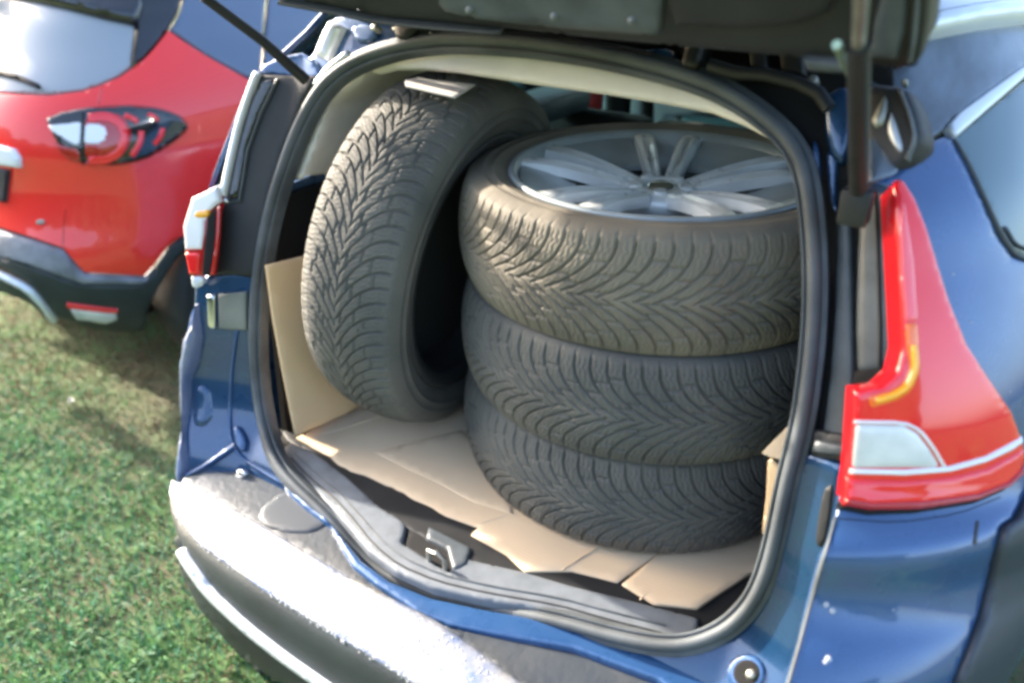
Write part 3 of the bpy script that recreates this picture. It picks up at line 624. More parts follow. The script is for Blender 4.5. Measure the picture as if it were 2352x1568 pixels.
C_(patch('corner_trim', [(2040,-60),(2090,-60),(2080,60),(2064,128),(2002,122),(2012,40)], G(), M['slate'], out=.01, rnd=.006, thick=.012, step=12), tg)
C_(patch('edge_seal', stroke([(2112,-100),(2108,0),(2100,90),(2090,140)], 10), G(), M['slate'], out=.008, rnd=.004, thick=.012, step=12), tg)
C_(patch('edge_seal', stroke([(640,4),(760,26),(880,50),(1000,62),(1150,74)], 7), G(), M['clad'], out=.006, rnd=.003, thick=.012, step=12), tg)
for (x, y) in ((1282, 22), (1460, 30), (1088, 8)):
    C_(patch('trim_screw', [(x + 9 * math.cos(a), y + 9 * math.sin(a)) for a in np.arange(0, 6.28, .6)], G(), M['grey_trim'], out=.017, rnd=.005, thick=.01, step=5), tg)
C_(patch('trim_step', [(1850,128),(1960,136),(1980,160),(1860,152)], G(), M['slate'], out=.01, rnd=.004, thick=.01, step=10), tg)
# gas struts
a0 = at(1972, 446, plane(1, .985)); a1 = at(1972, 104, plane(1, .80)); a2 = at(1985, -120, plane(1, .66))
C_(tube('gas_strut', [a0, a0 * .98 + a1 * .02, a1], .0105, M['black'], seg=20))
C_(tube('strut_rod', [a1, a2], .006, M['steel']))
C_(tube('strut_highlight', [a0 + [-.017, -.008, .11], a1 + [-.017, -.008, 0]], .0042, mat('painted_green_sheen', (.38, .52, .38), .3, .5)))  # thin green tube added as the highlight along the strut
C_(box('strut_mount', tuple(a0 + [0, -.0, -.015]), (.035, .03, .045), M['black'], bev=.006))
b0 = at(702, 184, plane(1, 1.0)); b1 = at(600, 92, plane(1, .93)); b2 = at(465, -8, plane(1, .84)); b3 = at(360, -86, plane(1, .77))
C_(tube('gas_strut', [b0, b1, b2], [.010, .0085, .0075], M['black'], seg=16))
C_(tube('strut_rod', [b2, b3], .005, M['steel']))

# ------------------------------------------------------------------ wheels
def ring_mesh(name, prof, seg, m, closed=False, disp=None):
    """revolve profile [(radius, axial)] about local Z"""
    k = len(prof); P = np.array(prof); th = np.arange(seg) * 2 * np.pi / seg
    R = P[:, 0][None, :].repeat(seg, 0); Z = P[:, 1][None, :].repeat(seg, 0)
    if disp is not None: R, Z = disp(R, Z, th[:, None])
    X = R * np.cos(th)[:, None]; Y = R * np.sin(th)[:, None]
    V = np.stack([X, Y, Z], 2).reshape(-1, 3)
    i = np.arange(seg)[:, None]; j = np.arange(k if closed else k - 1)[None, :]
    i2 = (i + 1) % seg; j2 = (j + 1) % k
    Fq = np.stack([i * k + j + 0 * i2, i2 * k + j, i2 * k + j2, i * k + j2], 2).reshape(-1, 4)
    me = bpy.data.meshes.new(name); me.vertices.add(len(V)); me.vertices.foreach_set('co', V.ravel())
    me.loops.add(Fq.size); me.loops.foreach_set('vertex_index', Fq.ravel())
    me.polygons.add(len(Fq)); me.polygons.foreach_set('loop_start', np.arange(0, Fq.size, 4)); me.polygons.foreach_set('loop_total', np.full(len(Fq), 4))
    me.update(calc_edges=True); me.validate(); me.materials.append(m)
    me.polygons.foreach_set('use_smooth', np.ones(len(Fq), bool)); me.update()
    return me
TW = .082  # half tread width
def tyre_profile():
    side = [(.262, .080), (.266, .088), (.274, .092), (.285, .0975), (.294, .0995), (.2955, .1015), (.298, .1015), (.2995, .1003), (.312, .1005), (.3135, .1015), (.316, .1012), (.325, .0985), (.336, .0945), (.343, .0895)]
    tread = [(.349 + .0125 * (1 - (s / TW) ** 2) - .003 * (abs(s) / TW) ** 6, s) for s in np.linspace(TW, -TW, 81)]
    return side + tread + [(r, -z) for r, z in reversed(side)] + [(.25, -.07), (.25, .07)]
NP = 82
def tread_disp(R, Z, th):
    s = np.abs(Z) / TW; side = np.where(Z > 0, .5, 0.)
    sw = 2.9 * np.clip(1 - s, 0, 1) ** 2.0            # grooves sweep towards the centre line
    ph = NP * th / (2 * np.pi) + sw + side
    f = np.abs((ph + .5) % 1 - .5)                      # 0 at a groove
    wdt = .075 + .035 * np.clip(s, 0, 1)
    sweep = np.clip(1.15 - 0.45 * s, .5, 1.2)
    g = 1 / (1 + np.exp((f - wdt * sweep * .95) / .012))
    # thin sipes
    f2 = np.abs((ph * 3 + .5 + .16 * np.sign(np.sin(s * 34))) % 1 - .5)
    sp_ = .22 * (f2 < .17) * (s > .12)
    # cross cuts that part the ribs into blocks, staggered from rib to rib
    cut = .13 + .0 * s; cc = np.abs(((s + .22 * (np.floor(ph) % 2) + .11 * (np.floor(ph / 2) % 2)) % .44) - .22); c = .65 * (cc < .022) * (s < .86)
    # circumferential zigzag near the middle
    zz = .012 + .006 * np.where((ph % 1) > .5, 1, -1)
    mask = np.clip((1.02 - s) / .03, 0, 1) * (R > .335)
    depth = np.maximum(np.maximum(g, sp_), c) * .0068 * mask
    # shoulder lugs run a little down the sidewall
    sh = (R > .327) & (R <= .3495) & (np.abs(Z) > TW * .999)
    ph2 = NP * th / (2 * np.pi) + side; f3 = np.abs((ph2 + .5) % 1 - .5)
    depth = depth + sh * .0016 / (1 + np.exp((f3 - .09) / .02))
    return R - depth, Z
TYRE = ring_mesh('tyre', tyre_profile(), NP * 18, M['tyre'], True, tread_disp)
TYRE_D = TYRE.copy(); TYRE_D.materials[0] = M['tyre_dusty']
BARREL = ring_mesh('rim', [(.268, .088), (.271, .094), (.268, .098), (.262, .098), (.257, .094), (.254, .084), (.247, .070), (.236, .052), (.228, .020), (.226, -.05), (.238, -.074), (.262, -.080), (.266, -.088), (.258, -.090), (.24, -.082), (.232, -.07), (.235, .0), (.240, .045), (.252, .075), (.262, .084)], 128, M['silver_d'], True)
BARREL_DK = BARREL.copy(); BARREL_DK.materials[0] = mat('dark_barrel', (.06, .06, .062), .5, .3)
def spoke_mesh():
    """one arm of a twin spoke: from hub to rim along +X, slightly bowed, with a machined top"""
    V = []; F = []; n = 14
    for i in range(n + 1):
        t = i / n; r = .045 + t * (.248 - .045)
        wd = .0125 + .0095 * t
        yoff = .014 + .034 * t ** 1.05
        zt = .064 + .029 * math.sin(min(1, t * 1.1) * math.pi * .5)
        dp = .026 - .008 * t
        gv = .009 * math.sin(math.pi * min(1, t * 1.1)) if t < .9 else 0
        V += [(r, yoff - wd, zt - dp), (r, yoff - wd * .9, zt - .003), (r, yoff - wd * .5, zt), (r, yoff - wd * .12, zt - gv), (r, yoff + wd * .12, zt - gv), (r, yoff + wd * .5, zt), (r, yoff + wd * .9, zt - .004), (r, yoff + wd, zt - dp)]
    for i in range(n):
        for j in range(8):
            k = (j + 1) % 8; F.append((i * 8 + j, i * 8 + k, (i + 1) * 8 + k, (i + 1) * 8 + j))
    F.append(tuple(range(8))); F.append(tuple(n * 8 + j for j in reversed(range(8))))
    return V, F
def mk(V, F, name, m, mirror=False):
    V = [(x, -y, z) for x, y, z in V] if mirror else V
    F = [tuple(reversed(f)) for f in F] if mirror else F
    me = bpy.data.meshes.new(name); me.from_pydata(V, [], F); me.validate(); me.update(); me.materials.append(m)
    me.polygons.foreach_set('use_smooth', [True] * len(me.polygons)); me.set_sharp_from_angle(angle=math.radians(35)); return me
sv, sf = spoke_mesh(); SPK = [mk(sv, sf, 'spoke', M['silver']), mk(sv, sf, 'spoke', M['silver'], True)]
import bmesh as _bm
for s_ in SPK:
    b_ = _bm.new(); b_.from_mesh(s_); _bm.ops.recalc_face_normals(b_, faces=b_.faces); b_.to_mesh(s_); b_.free()
HUB = ring_mesh('hub', [(.0, .062), (.020, .062), (.024, .058), (.030, .058), (.034, .066), (.050, .066), (.066, .060), (.072, .050), (.074, .02), (.0, .02)], 60, M['silver'])
CAP = ring_mesh('centre_cap', [(.0, .068), (.018, .068), (.024, .065), (.026, .058)], 40, M['chrome'])
LUG = ring_mesh('wheel_bolt', [(.0, .008), (.006, .008), (.0075, .003), (.0085, .008), (.011, .009), (.0115, .004), (.0115, -.004)], 20, M['silver'])
WEB = ring_mesh('spoke_web', [(.070, .028), (.15, .034), (.20, .036), (.24, .042), (.24, .036), (.20, .028), (.15, .024), (.07, .018)], 64, M['silver_d'], True)
DISC = ring_mesh('gap_shade_disc', [(.0, .0), (.22, .0)], 40, M['deep'])  # dark disc added to put shade between the spokes
def fan_mesh():
    """the dished pocket between two spokes: thin alloy sector close to the rim"""
    V = []; F = []; n = 10
    for k, (r, z) in enumerate([(.150, .058), (.18, .068), (.21, .077), (.250, .086), (.250, .078), (.21, .068), (.18, .060), (.150, .048)]):
        for i in range(n + 1):
            a = math.radians(-19 + 38 * i / n); V.append((r * math.cos(a), r * math.sin(a), z))
    for k in range(8):
        for i in range(n): 
            k2 = (k + 1) % 8; F.append((k * (n + 1) + i, k * (n + 1) + i + 1, k2 * (n + 1) + i + 1, k2 * (n + 1) + i))
    F.append(tuple(k * (n + 1) for k in range(8))); F.append(tuple(k * (n + 1) + n for k in reversed(range(8))))
    me = mk(V, F, 'spoke_pocket', M['silver_d']); b_ = _bm.new(); b_.from_mesh(me); _bm.ops.recalc_face_normals(b_, faces=b_.faces); b_.to_mesh(me); b_.free(); return me
FAN = fan_mesh()
def child(name, me, parent, loc=(0, 0, 0), rz=0, scale=1):
    o = bpy.data.objects.new(name, me); COL.objects.link(o); o.parent = parent; o.location = loc; o.rotation_euler = (0, 0, rz); return o
def make_wheel(tyre_me, barrel_me, rot0):
    root = empty('wheel', (0, 0, 0))
    child('tyre', tyre_me, root)
    rim = child('rim', barrel_me, root)
    for i in range(5):
        a = rot0 + i * 2 * math.pi / 5
        child('spoke', SPK[0], rim, rz=a); child('spoke', SPK[1], rim, rz=a)
        child('spoke_pocket', FAN, rim, rz=a + math.pi / 5)
        child('wheel_bolt', LUG, rim, (.046 * math.cos(a + .63), .046 * math.sin(a + .63), .060))
    child('hub', HUB, rim); child('spoke_gap_shade', DISC, rim, (0, 0, -.01)); child('centre_cap', CAP, rim)
    return root
cx, cy = -.527, 1.298
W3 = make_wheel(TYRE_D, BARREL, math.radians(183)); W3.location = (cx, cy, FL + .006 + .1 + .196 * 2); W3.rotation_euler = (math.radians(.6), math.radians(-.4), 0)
def copy_tree(o, parent=None):
    c = o.copy(); COL.objects.link(c); c.parent = parent
    for ch in o.children: copy_tree(ch, c)
    return c
W2 = copy_tree(W3); W2.location = (cx + .004, cy - .006, FL + .006 + .1 + .196); W2.rotation_euler = (math.pi, 0, 1.1)
W1 = copy_tree(W3); W1.location = (cx - .004, cy + .004, FL + .006 + .1); W1.rotation_euler = (math.pi, 0, 2.3)
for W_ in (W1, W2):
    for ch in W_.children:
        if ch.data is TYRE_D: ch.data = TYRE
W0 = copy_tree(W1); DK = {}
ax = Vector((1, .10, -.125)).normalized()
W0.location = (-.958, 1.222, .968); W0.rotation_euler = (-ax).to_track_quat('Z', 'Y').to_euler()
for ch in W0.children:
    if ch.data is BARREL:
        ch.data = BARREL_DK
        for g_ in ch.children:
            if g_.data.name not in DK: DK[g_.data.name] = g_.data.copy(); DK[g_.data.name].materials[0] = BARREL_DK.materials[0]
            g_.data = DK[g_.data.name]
grp = 'winter wheels packed in the cargo bay'
tag(W3, 'topmost wheel of the stack, silver twin-spoke alloy rim facing up, dusty tyre', 'wheel', grp)
tag(W2, 'middle wheel of the stack of three lying flat', 'wheel', grp)
tag(W1, 'bottom wheel of the stack, lying directly on the cardboard', 'wheel', grp)
tag(W0, 'wheel standing upright on the left, tread towards us, leaning on the stack', 'wheel', grp)

# ------------------------------------------------------------------ cardboard and paper
def ragged(p, amp=3.0, step=16, keep=()):
    o = []
    for i in range(len(p)):
        a = np.array(p[i], float); b = np.array(p[(i + 1) % len(p)], float); k = max(1, int(np.linalg.norm(b - a) // step))
        for j in range(k): o.append(a + (b - a) * j / k + (RNG.normal(size=2) * amp * .4 if (j and i in keep) else 0))
    return o
def wavy(v2, P, N): return N * (0.0022 * np.sin(P[:, 0] * 21 + 1) * np.cos(P[:, 1] * 13))[:, None]
c1 = patch('cardboard_sheet', ragged([(680,1006),(758,1045),(778,1065),(836,1088),(887,1112),(977,1155),(1024,1182),(1098,1209),(1082,1226),(1164,1272),(1205,1311),(1314,1309),(1373,1323),(1418,1335),(1530,1255),(1560,1100),(1450,900),(1150,820),(900,870),(830,925)], 3, 14, (0,1,2,3,4,5)), s_floor(FL + .004), M['card'], rnd=.001, thick=.004, step=18, warp=wavy)
def crease(pth, wd_=3, par=None): C_(patch('crease', stroke(pth, wd_), s_floor(FL + .0042), M['card'], out=.0012, rnd=.0012, thick=.002, step=10), par)
tag(c1, 'large flat cardboard sheet with a torn front edge covering the cargo floor', 'cardboard')
c2 = patch('cardboard_sheet', [(1428,1339),(1502,1385),(1600,1397),(1740,1305),(1775,1270),(1800,1180),(1700,1120),(1600,1200),(1500,1280)], s_floor(FL + .0045), M['card'], rnd=.001, thick=.004, step=16, warp=wavy)
bpy.context.view_layer.update()
crease([(1470,1375),(1560,1300),(1640,1240)], 4, c2)
crease([(700,1004),(780,985),(870,955),(940,940)], 4, c1); crease([(1290,1308),(1380,1250),(1440,1225)], 4, c1); crease([(1100,1200),(1180,1180)], 3, c1)
tag(c2, 'small flat cardboard piece at the right corner, right of the slit', 'cardboard')
def s_card(p): return p[:, 0] - (-1.105 - .10 * (p[:, 2] - .6) + .10 * (p[:, 1] - .9))
c3 = patch('cardboard_sheet', [(612,610),(714,585),(800,570),(900,860),(832,928),(806,945),(680,1001),(650,850),(628,730)], s_card, M['card_side'], rnd=.001, thick=.004, step=16)
tag(c3, 'brown cardboard panel standing upright against the left side wall behind the upright wheel', 'cardboard')
c4 = patch('cardboard_sheet', [(1772,1058),(1800,1085),(1808,1100),(1790,1240),(1750,1226),(1760,1140),(1764,1060)], plane(1, .930), M['card_side'], rnd=.001, thick=.004, step=10)
tag(c4, 'narrow upright cardboard strip at the right of the bottom wheel, beside the seal', 'cardboard')
c5 = patch('cardboard_flap', [(1748,1040),(1830,958),(1850,960),(1840,1040),(1806,1058),(1774,1052)], lambda p: (.915 + .35 * (p[:, 2] - .72)) - p[:, 1], M['card'], rnd=.001, thick=.004, step=10)
tag(c5, 'small folded cardboard flap wedged between middle wheel and right seal', 'cardboard')
# fold line of the big sheet: a raised second layer
c6 = patch('cardboard_sheet', [(860,1036),(935,1018),(1058,985),(1100,1010),(1160,1100),(1180,1180),(1090,1150),(1000,1105),(930,1075)], s_floor(FL + .0055), M['card'], rnd=.001, thick=.003, step=14, warp=wavy)
tag(c6, 'second thinner cardboard layer lying on the floor sheet in front of the stack', 'cardboard')
pp = patch('paper_sheet', [(930,182),(960,178),(1092,193),(1046,222),(1000,212),(932,196)], lambda p: (p[:, 2] - (1.332 - .10 * (p[:, 0] + .9))), M['paper'], rnd=.001, thick=.002, step=9, hi=3)
tag(pp, 'white paper sheet lying on top of the upright wheel', 'paper')

# ------------------------------------------------------------------ red car
RX = -3.13
rA = sitp([.1, .3, .6, .9, 1.02, 1.2, 1.32, 1.42, 1.5], [.80, .84, .87, .86, .83, .74, .67, .55, .05])
rY = sitp([.1, .25, .35, .45, .6, .68, .78, .95, 1.05, 1.2, 1.35, 1.45, 1.5], [1.35, 1.26, 1.18, 1.13, 1.13, 1.17, 1.20, 1.21, 1.25, 1.37, 1.50, 1.65, 2.0])
def s_red(p):
    yc = 2.7; n = 3.4; A = rA(p[:, 2]); B = yc - rY(p[:, 2]); dx = np.abs(p[:, 0] - RX)
    q = ((dx / A) ** n + (np.maximum(yc - p[:, 1], 0) / B) ** n) ** (1 / n)
    return np.where(p[:, 2] > 1.5, 1., q - 1)
rc = empty('parked_car', (RX, 1.9, 0), 'red compact car with black roof parked to the left, rear corner showing', 'car')
bpy.context.view_layer.update()
def R_(name, poly, m, out=0., rnd=.008, thick=.015, step=14, smooth=0, parent=rc, **k):
    return C_(patch(name, poly, s_red, m, out=out, rnd=rnd, thick=thick, step=step, smooth=smooth, hi=7, **k), parent)
R_('body_shell', [(-200,190),(-60,212),(0,215),(117,219),(190,209),(234,195),(275,176),(305,156),(330,137),(352,113),(387,70),(425,97),(469,125),(566,180),(640,222),(700,260),(700,470),(440,535),(415,545),(391,562),(352,612),(332,634),(195,626),(180,612),(145,570),(78,547),(0,523),(-60,505),(-200,460)], M['red'], step=16, rnd=.003)
R_('rear_window', [(-200,-60),(0,-10),(156,12),(250,30),(312,42),(310,60),(300,150),(270,174),(230,192),(190,206),(117,215),(0,211),(-60,208),(-200,186)], M['glass_rw'], out=-.004)
R_('spoiler', [(-200,-120),(200,-120),(320,-60),(330,20),(316,62),(240,45),(156,23),(80,6),(0,-8),(-200,-40)], M['black_gloss'], out=.03, rnd=.02, thick=.04)
R_('pillar_panel', [(312,40),(316,60),(302,153),(330,133),(352,109),(386,68),(408,30),(418,0),(424,-80),(310,-80)], M['black_gloss'], out=0)
R_('side_window', [(424,-80),(420,0),(410,32),(391,68),(469,121),(566,176),(600,190),(612,0),(612,-80)], M['glass_r'], out=-.003)
R_('side_window', [(618,-80),(618,0),(604,192),(700,250),(860,250),(860,-80)], M['glass_r'], out=-.003)
R_('wiper_arm', stroke([(-120,150),(0,168),(50,182),(92,202)], 10), M['black'], out=.02, rnd=.006, step=10)
R_('hatch_seam', stroke([(234,200),(226,240)], 3), M['dark_red_lens'], out=.001, rnd=.001, step=10)
R_('hatch_seam', stroke([(152,480),(146,520),(145,566)], 3), M['dark_red_lens'], out=.001, rnd=.001, step=10)
rt = R_('tail_light', [(105,273),(156,254),(234,244),(313,242),(371,250),(414,266),(435,289),(422,309),(375,344),(332,367),(273,381),(195,377),(156,367),(129,324),(113,289)], M['black_gloss'], out=.02, rnd=.016, thick=.04, step=10, smooth=1)
bpy.context.view_layer.update()
R_('reverse_lens', [(116,290),(160,284),(193,281),(189,336),(172,334),(150,320),(125,304)], M['white_lens'], out=.0215, rnd=.006, thick=.006, step=8, parent=rt)
R_('indicator_lens', [(198,284),(232,286),(246,294),(250,310),(246,324),(228,333),(194,332)], M['white_lens'], out=.0215, rnd=.006, thick=.006, step=8, parent=rt)
R_('brake_arc', stroke([(205,274),(245,270),(276,284),(288,315),(276,348),(248,366),(205,368)], 21), M['red_lens'], out=.0240, rnd=.005, thick=.006, step=7, parent=rt)
R_('brake_arc', stroke([(286,268),(308,276),(316,284)], 12), M['red_lens'], out=.0240, rnd=.004, thick=.006, step=7, parent=rt)
R_('brake_arc', stroke([(324,302),(322,326),(302,358)], 14), M['red_lens'], out=.0240, rnd=.004, thick=.006, step=7, parent=rt)
R_('brake_arc', stroke([(338,266),(352,270),(362,280)], 10), M['red_lens'], out=.0240, rnd=.004, thick=.006, step=7, parent=rt)
R_('brake_arc', stroke([(372,296),(366,316),(352,332)], 12), M['red_lens'], out=.0240, rnd=.004, thick=.006, step=7, parent=rt)
R_('brake_arc', stroke([(200,372),(240,372),(270,360)], 6), M['dark_red_lens'], out=.0222, rnd=.003, thick=.006, step=7, parent=rt)
R_('lens_divider', stroke([(195,262),(194,376)], 3), M['deep'], out=.0235, rnd=.001, thick=.006, step=7, parent=rt)
R_('red_field', [(197,264),(240,258),(280,266),(300,290),(304,320),(290,352),(262,374),(197,374)], M['dark_red_lens'], out=.0208, rnd=.004, thick=.006, step=8, smooth=1, parent=rt)
R_('lens_tint', [(132,326),(150,334),(188,342),(188,372),(160,362),(146,352)], M['dark_red_lens'], out=.0215, rnd=.004, thick=.006, step=8, parent=rt)
R_('bumper_cover', [(-200,462),(-60,508),(0,527),(78,551),(145,574),(178,615),(194,630),(334,638),(352,618),(340,648),(326,656),(190,655),(130,634),(60,608),(0,592),(-60,565),(-200,520)], M['clad_l'], out=.008, rnd=.014)
R_('lower_cladding', [(-200,516),(-60,562),(0,588),(60,604),(130,630),(190,651),(322,652),(345,632),(393,565),(420,545),(440,540),(440,562),(404,600),(366,660),(344,706),(332,762),(260,766),(180,750),(130,728),(66,650),(0,612),(-60,594),(-200,560)], M['clad'], out=.006, rnd=.012)
R_('skid_strip', stroke([(-200,572),(-60,606),(0,628),(66,660),(98,694),(130,736)], 11), M['rail'], out=.018, rnd=.006, step=10)
R_('diffuser', [(-200,590),(-60,618),(0,640),(60,668),(94,700),(128,742),(96,730),(60,704),(0,680),(-60,664),(-200,640)], M['clad'], out=-.01)
rf = R_('reflector', [(155,692),(272,707),(270,716),(240,714),(158,704)], M['red_lens'], out=.012, rnd=.003, step=8)
R_('fog_lens', [(160,705),(268,717),(271,732),(245,740),(176,730)], M['pale_lens_or_glare'], out=.011, rnd=.006, step=8)
R_('parking_sensor', [(84,508),(92,503),(103,506),(104,513),(94,517),(85,515)], M['steel'], out=.006, rnd=.003, step=5, smooth=1)
R_('hatch_garnish', [(-200,290),(-60,325),(0,333),(36,342),(50,362),(52,385),(0,378),(-60,368),(-200,330)], M['white_lens'], out=.02, rnd=.01, step=9)
R_('number_plate', [(-200,345),(-60,378),(26,390),(18,462),(-60,448),(-200,412)], M['plate'], out=.01, rnd=.003, step=10)
R_('plate_frame', stroke([(22,390),(15,462),(-60,446)], 6, 0), M['deep'], out=.014, rnd=.002, step=10)
# red car wheel and hidden bulk
def rwheel(x, y):
    wr = bpy.data.objects.new('wheel', None); COL.objects.link(wr); wr.location = (x, y, .335); wr.rotation_euler = (0, H, 0); fixparent(wr, rc)
    t = child('tyre', RT, wr); child('rim', RR, wr)
RT = ring_mesh('car_tyre', [(.20, .09), (.22, .10), (.27, .108), (.31, .104), (.328, .092), (.336, .07), (.338, .0), (.336, -.07), (.328, -.092), (.31, -.104), (.27, -.108), (.22, -.10), (.20, -.09)], 90, M['tyre_car'], True)
RR = ring_mesh('car_rim', [(.0, .03), (.05, .035), (.12, .03), (.19, .05), (.205, .09), (.21, .09), (.20, -.08), (.19, -.08), (.17, .0), (.0, .0)], 60, M['silver_d'], True)
bpy.context.view_layer.update()
rwheel(-2.46, 1.83); rwheel(-3.80, 1.83); rwheel(-2.46, 4.4)
def rshell(name, z0, z1, m, y_to, x_lo=0, nz=8):
    V = []
    for k in range(nz + 1):
        z = z0 + (z1 - z0) * k / nz; A = float(rA(z)) - .035; B = 2.7 - float(rY(z)) - .035
        row = [(RX - A, y_to, z)] + [(RX + A * math.copysign(abs(math.sin(t)) ** .588, math.sin(t)), 2.7 - B * abs(math.cos(t)) ** .588, z) for t in np.linspace(-H, H, 33)] + [(RX + A, y_to, z)]
        V += row
    kk = len(row); F = [(k * kk + i, k * kk + i + 1, (k + 1) * kk + i + 1, (k + 1) * kk + i) for k in range(nz) for i in range(kk - 1)]
    return C_(pmesh(name, V, F, m, None, True), rc)
rshell('inner_body', .66, .98, M['deep'], 4.9)
rshell('roof', 1.43, 1.50, M['black_gloss'], 3.6)
C_(quadwall('underbody', [(RX - .7, 1.4, .34), (RX + .56, 1.4, .34), (RX + .56, 4.9, .34), (RX - .7, 4.9, .34)], M['deep'], .05, (0, 0, 1)), rc)
C_(quadwall('inner_body_side', [(RX + .80, 2.75, .34), (RX + .80, 4.9, .34), (RX + .83, 4.9, .98), (RX + .83, 2.75, .98)], M['red'], .03), rc)
C_(box('rear_seat', (RX, 2.2, .92), (1.2, .2, .5), M['seat'], bev=.05), rc)
C_(box('parcel_shelf', (RX, 1.75, .93), (1.2, .5, .03), M['seat'], bev=.01), rc)

# ------------------------------------------------------------------ ground and grass
def groundmat():
    m = mat('turf_soil', (.11, .10, .055), .95, col2=(.09, .16, .055), vscale=2.2, cover=(.4, .6), bump=.6, bscale=40)
    return m
gm = bpy.data.meshes.new('ground'); gm.from_pydata([(-150, -150, 0), (150, -150, 0), (150, 150, 0), (-150, 150, 0)], [], [(0, 1, 2, 3)]); gm.update()
g = link('ground', gm, groundmat(), None, False); g['kind'] = 'structure'
def grassmat(name):
    m = bpy.data.materials.new(name); m.use_nodes = True; n = m.node_tree.nodes; l = m.node_tree.links; b = n['Principled BSDF']
    b.inputs['Roughness'].default_value = .55; b.inputs['Specular IOR Level'].default_value = .3
    at_ = n.new('ShaderNodeVertexColor'); at_.layer_name = 'tone'
    l.new(at_.outputs[0], b.inputs['Base Color'])
    tr = n.new('ShaderNodeBsdfTranslucent'); l.new(at_.outputs[0], tr.inputs[0]); mx = n.new('ShaderNodeMixShader'); mx.inputs[0].default_value = .4
    l.new(b.outputs[0], mx.inputs[1]); l.new(tr.outputs[0], mx.inputs[2]); l.new(mx.outputs[0], n['Material Output'].inputs[0])
    return m
def vnoise(x, y, s, seed):
    r = np.random.default_rng(seed); T = r.random((64, 64)); x = x * s; y = y * s
    xi = np.floor(x).astype(int); yi = np.floor(y).astype(int); fx = x - xi; fy = y - yi; fx = fx*fx*(3-2*fx); fy = fy*fy*(3-2*fy)
    g_ = lambda a, b: T[a % 64, b % 64]
    return (g_(xi, yi)*(1-fx)+g_(xi+1, yi)*fx)*(1-fy)+(g_(xi, yi+1)*(1-fx)+g_(xi+1, yi+1)*fx)*fy
N = 340000
x = np.concatenate([RNG.uniform(-5.2, -.4, int(N * .92)), RNG.uniform(.1, 2.2, N - int(N * .92))])
y = np.concatenate([RNG.uniform(-.3, 3.0, int(N * .92)), RNG.uniform(.4, 3.0, N - int(N * .92))])
under = np.clip((y - .80 - .25 * vnoise(x, y, 3, 21)) / .5, 0, 1) * (x < -1.3)
dens = .45 + .55 * (vnoise(x, y, 2.3, 1) * .6 + vnoise(x, y, 7, 2) * .4)
keep = RNG.random(N) < dens * (1 - .45 * under); x = x[keep]; y = y[keep]; N = len(x); under = under[keep]
patchn = np.clip(vnoise(x, y, 2.0, 5) * .9 + vnoise(x, y, 7, 6) * .5 - .2, 0, 1)
hgt = RNG.uniform(.010, .030, N) * (.7 + .9 * vnoise(x, y, 14, 11)) * (1.1 - .35 * patchn) * (1 - .4 * under); wd = RNG.uniform(.0011, .0027, N) * (1 + .6 * (RNG.random(N) < .15))
az = RNG.uniform(0, 2 * np.pi, N); ln = RNG.uniform(.2, 1.2, N)
dx = np.cos(az); dy = np.sin(az); ox = -dy * wd; oy = dx * wd
V = np.zeros((N, 5, 3))
V[:, 0] = np.stack([x - ox, y - oy, np.zeros(N)], 1); V[:, 1] = np.stack([x + ox, y + oy, np.zeros(N)], 1)
mxx = x + dx * hgt * ln * .35; myy = y + dy * hgt * ln * .35
V[:, 2] = np.stack([mxx + ox * .8, myy + oy * .8, hgt * .6], 1); V[:, 3] = np.stack([mxx - ox * .8, myy - oy * .8, hgt * .6], 1)
V[:, 4] = np.stack([x + dx * hgt * ln, y + dy * hgt * ln, hgt * (1.0 - .25 * ln)], 1)
me = bpy.data.meshes.new('grass'); me.vertices.add(N * 5); me.vertices.foreach_set('co', V.ravel())
b0_ = np.arange(N)[:, None] * 5
lv = np.concatenate([b0_ + [0, 1, 2, 3], b0_ + [3, 2, 4]], 1).ravel()
me.loops.add(len(lv)); me.loops.foreach_set('vertex_index', lv)
me.polygons.add(2 * N); st = np.stack([np.arange(N) * 7, np.arange(N) * 7 + 4], 1).ravel(); me.polygons.foreach_set('loop_start', st); me.polygons.foreach_set('loop_total', np.tile([4, 3], N))
me.update(calc_edges=True)
ca = me.color_attributes.new('tone', 'FLOAT_COLOR', 'POINT')
c_g = np.array([.085, .225, .085]); c_y = np.array([.12, .22, .085]); c_b = np.array([.115, .09, .055]); c_t = np.array([.09, .23, .15])
u_ = RNG.random(N); dry = np.clip((vnoise(x, y, 3.1, 9) - .55) * 3, 0, 1) * .5 + .65 * under
colr = c_g[None] * (1 - patchn[:, None]) + c_y[None] * patchn[:, None]
colr = np.where((u_ < .3)[:, None], c_t[None], colr); colr = np.where((RNG.random(N) < np.clip(dry + .06, 0, 1))[:, None], c_b[None], colr)
colr = colr * RNG.uniform(.82, 1.18, N)[:, None]
cc = np.ones((N, 5, 4)); cc[:, :, :3] = colr[:, None]; ca.data.foreach_set('color', cc.ravel())
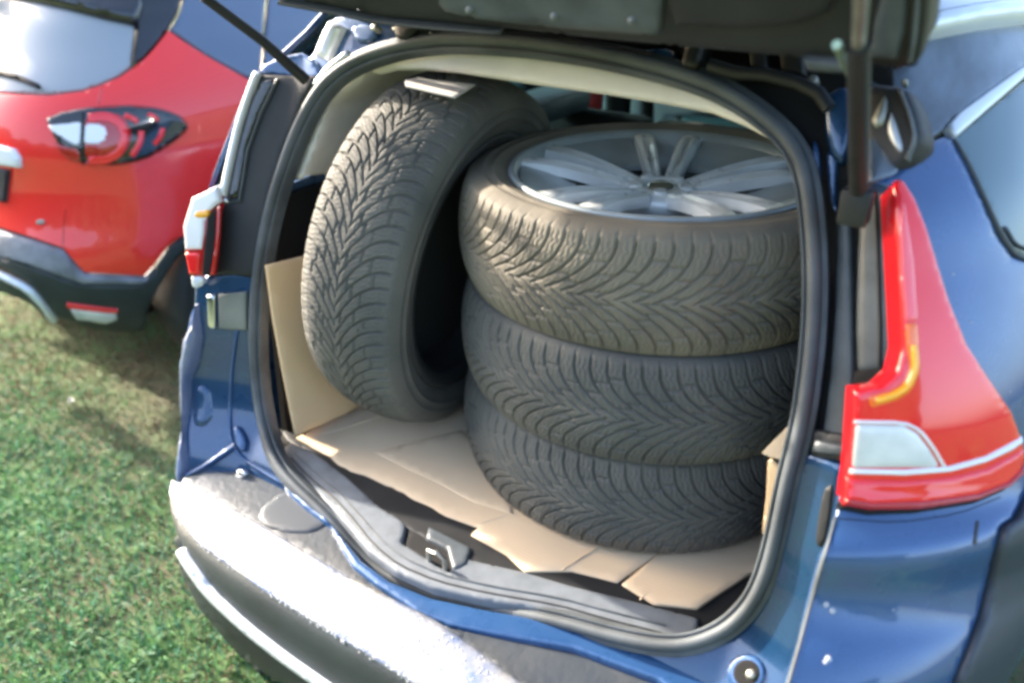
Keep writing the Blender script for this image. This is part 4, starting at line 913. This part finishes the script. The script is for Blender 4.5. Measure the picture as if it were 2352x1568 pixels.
me.materials.append(grassmat('grass_blades'))
go = bpy.data.objects.new('grass', me); COL.objects.link(go)
tag(go, 'short patchy green and brown grass under the parked cars', 'grass', kind='stuff')
# white clover head in the grass
cw = at(165, 925, s_floor(.03))
fl = empty('clover_flower', (float(cw[0]), float(cw[1]), 0), 'small white clover flower in the grass behind the red car', 'flower')
bpy.context.view_layer.update()
V = []; F = []
for i in range(70):
    a = random.uniform(0, 6.28); e = random.uniform(-.3, 1.5); d = np.array([math.cos(a) * math.cos(e), math.sin(a) * math.cos(e), math.sin(e)]); s1 = np.cross(d, [0, 0, 1.]); s1 /= np.linalg.norm(s1) + 1e-6
    k = len(V); c = np.array([cw[0], cw[1], .04]); V += [c + d * .004 - s1 * .002, c + d * .004 + s1 * .002, c + d * .013]; F.append((k, k + 1, k + 2))
C_(pmesh('petals', V, F, M['white_lens'], None, False), fl)
C_(tube('stem', [(cw[0], cw[1], 0), (cw[0], cw[1], .04)], .0012, M['clad']), fl)

# far-off tree line across the field behind the viewer; the car paint mirrors it
V = []; F = []; nx = 90; nz = 10
for k in range(nz + 1):
    for i in range(nx + 1):
        a = math.pi * (1.12 + .76 * i / nx); rr = 26 + 2.2 * float(vnoise(np.array([i * .45]), np.array([k * .8]), 1.0, 31)[0]) - 1.2 * math.sin(k / nz * 3.1)
        top = 4.6 + 2.6 * float(vnoise(np.array([i * .33]), np.array([.5]), 1.0, 33)[0])
        V.append((rr * math.cos(a), rr * math.sin(a), top * k / nz + (.6 * float(vnoise(np.array([i * 1.7]), np.array([k * 1.3]), 1.0, 35)[0]) if k else 0)))
for k in range(nz):
    for i in range(nx): F.append((k * (nx + 1) + i, k * (nx + 1) + i + 1, (k + 1) * (nx + 1) + i + 1, (k + 1) * (nx + 1) + i))
tr = pmesh('far_trees', V, F, mat('far_foliage', (.035, .055, .022), .9, col2=(.07, .10, .035), vscale=2, bump=.8, bscale=3), None, False)
md = tr.modifiers.new('depth', 'SOLIDIFY'); md.thickness = 2.5; tr['kind'] = 'structure'
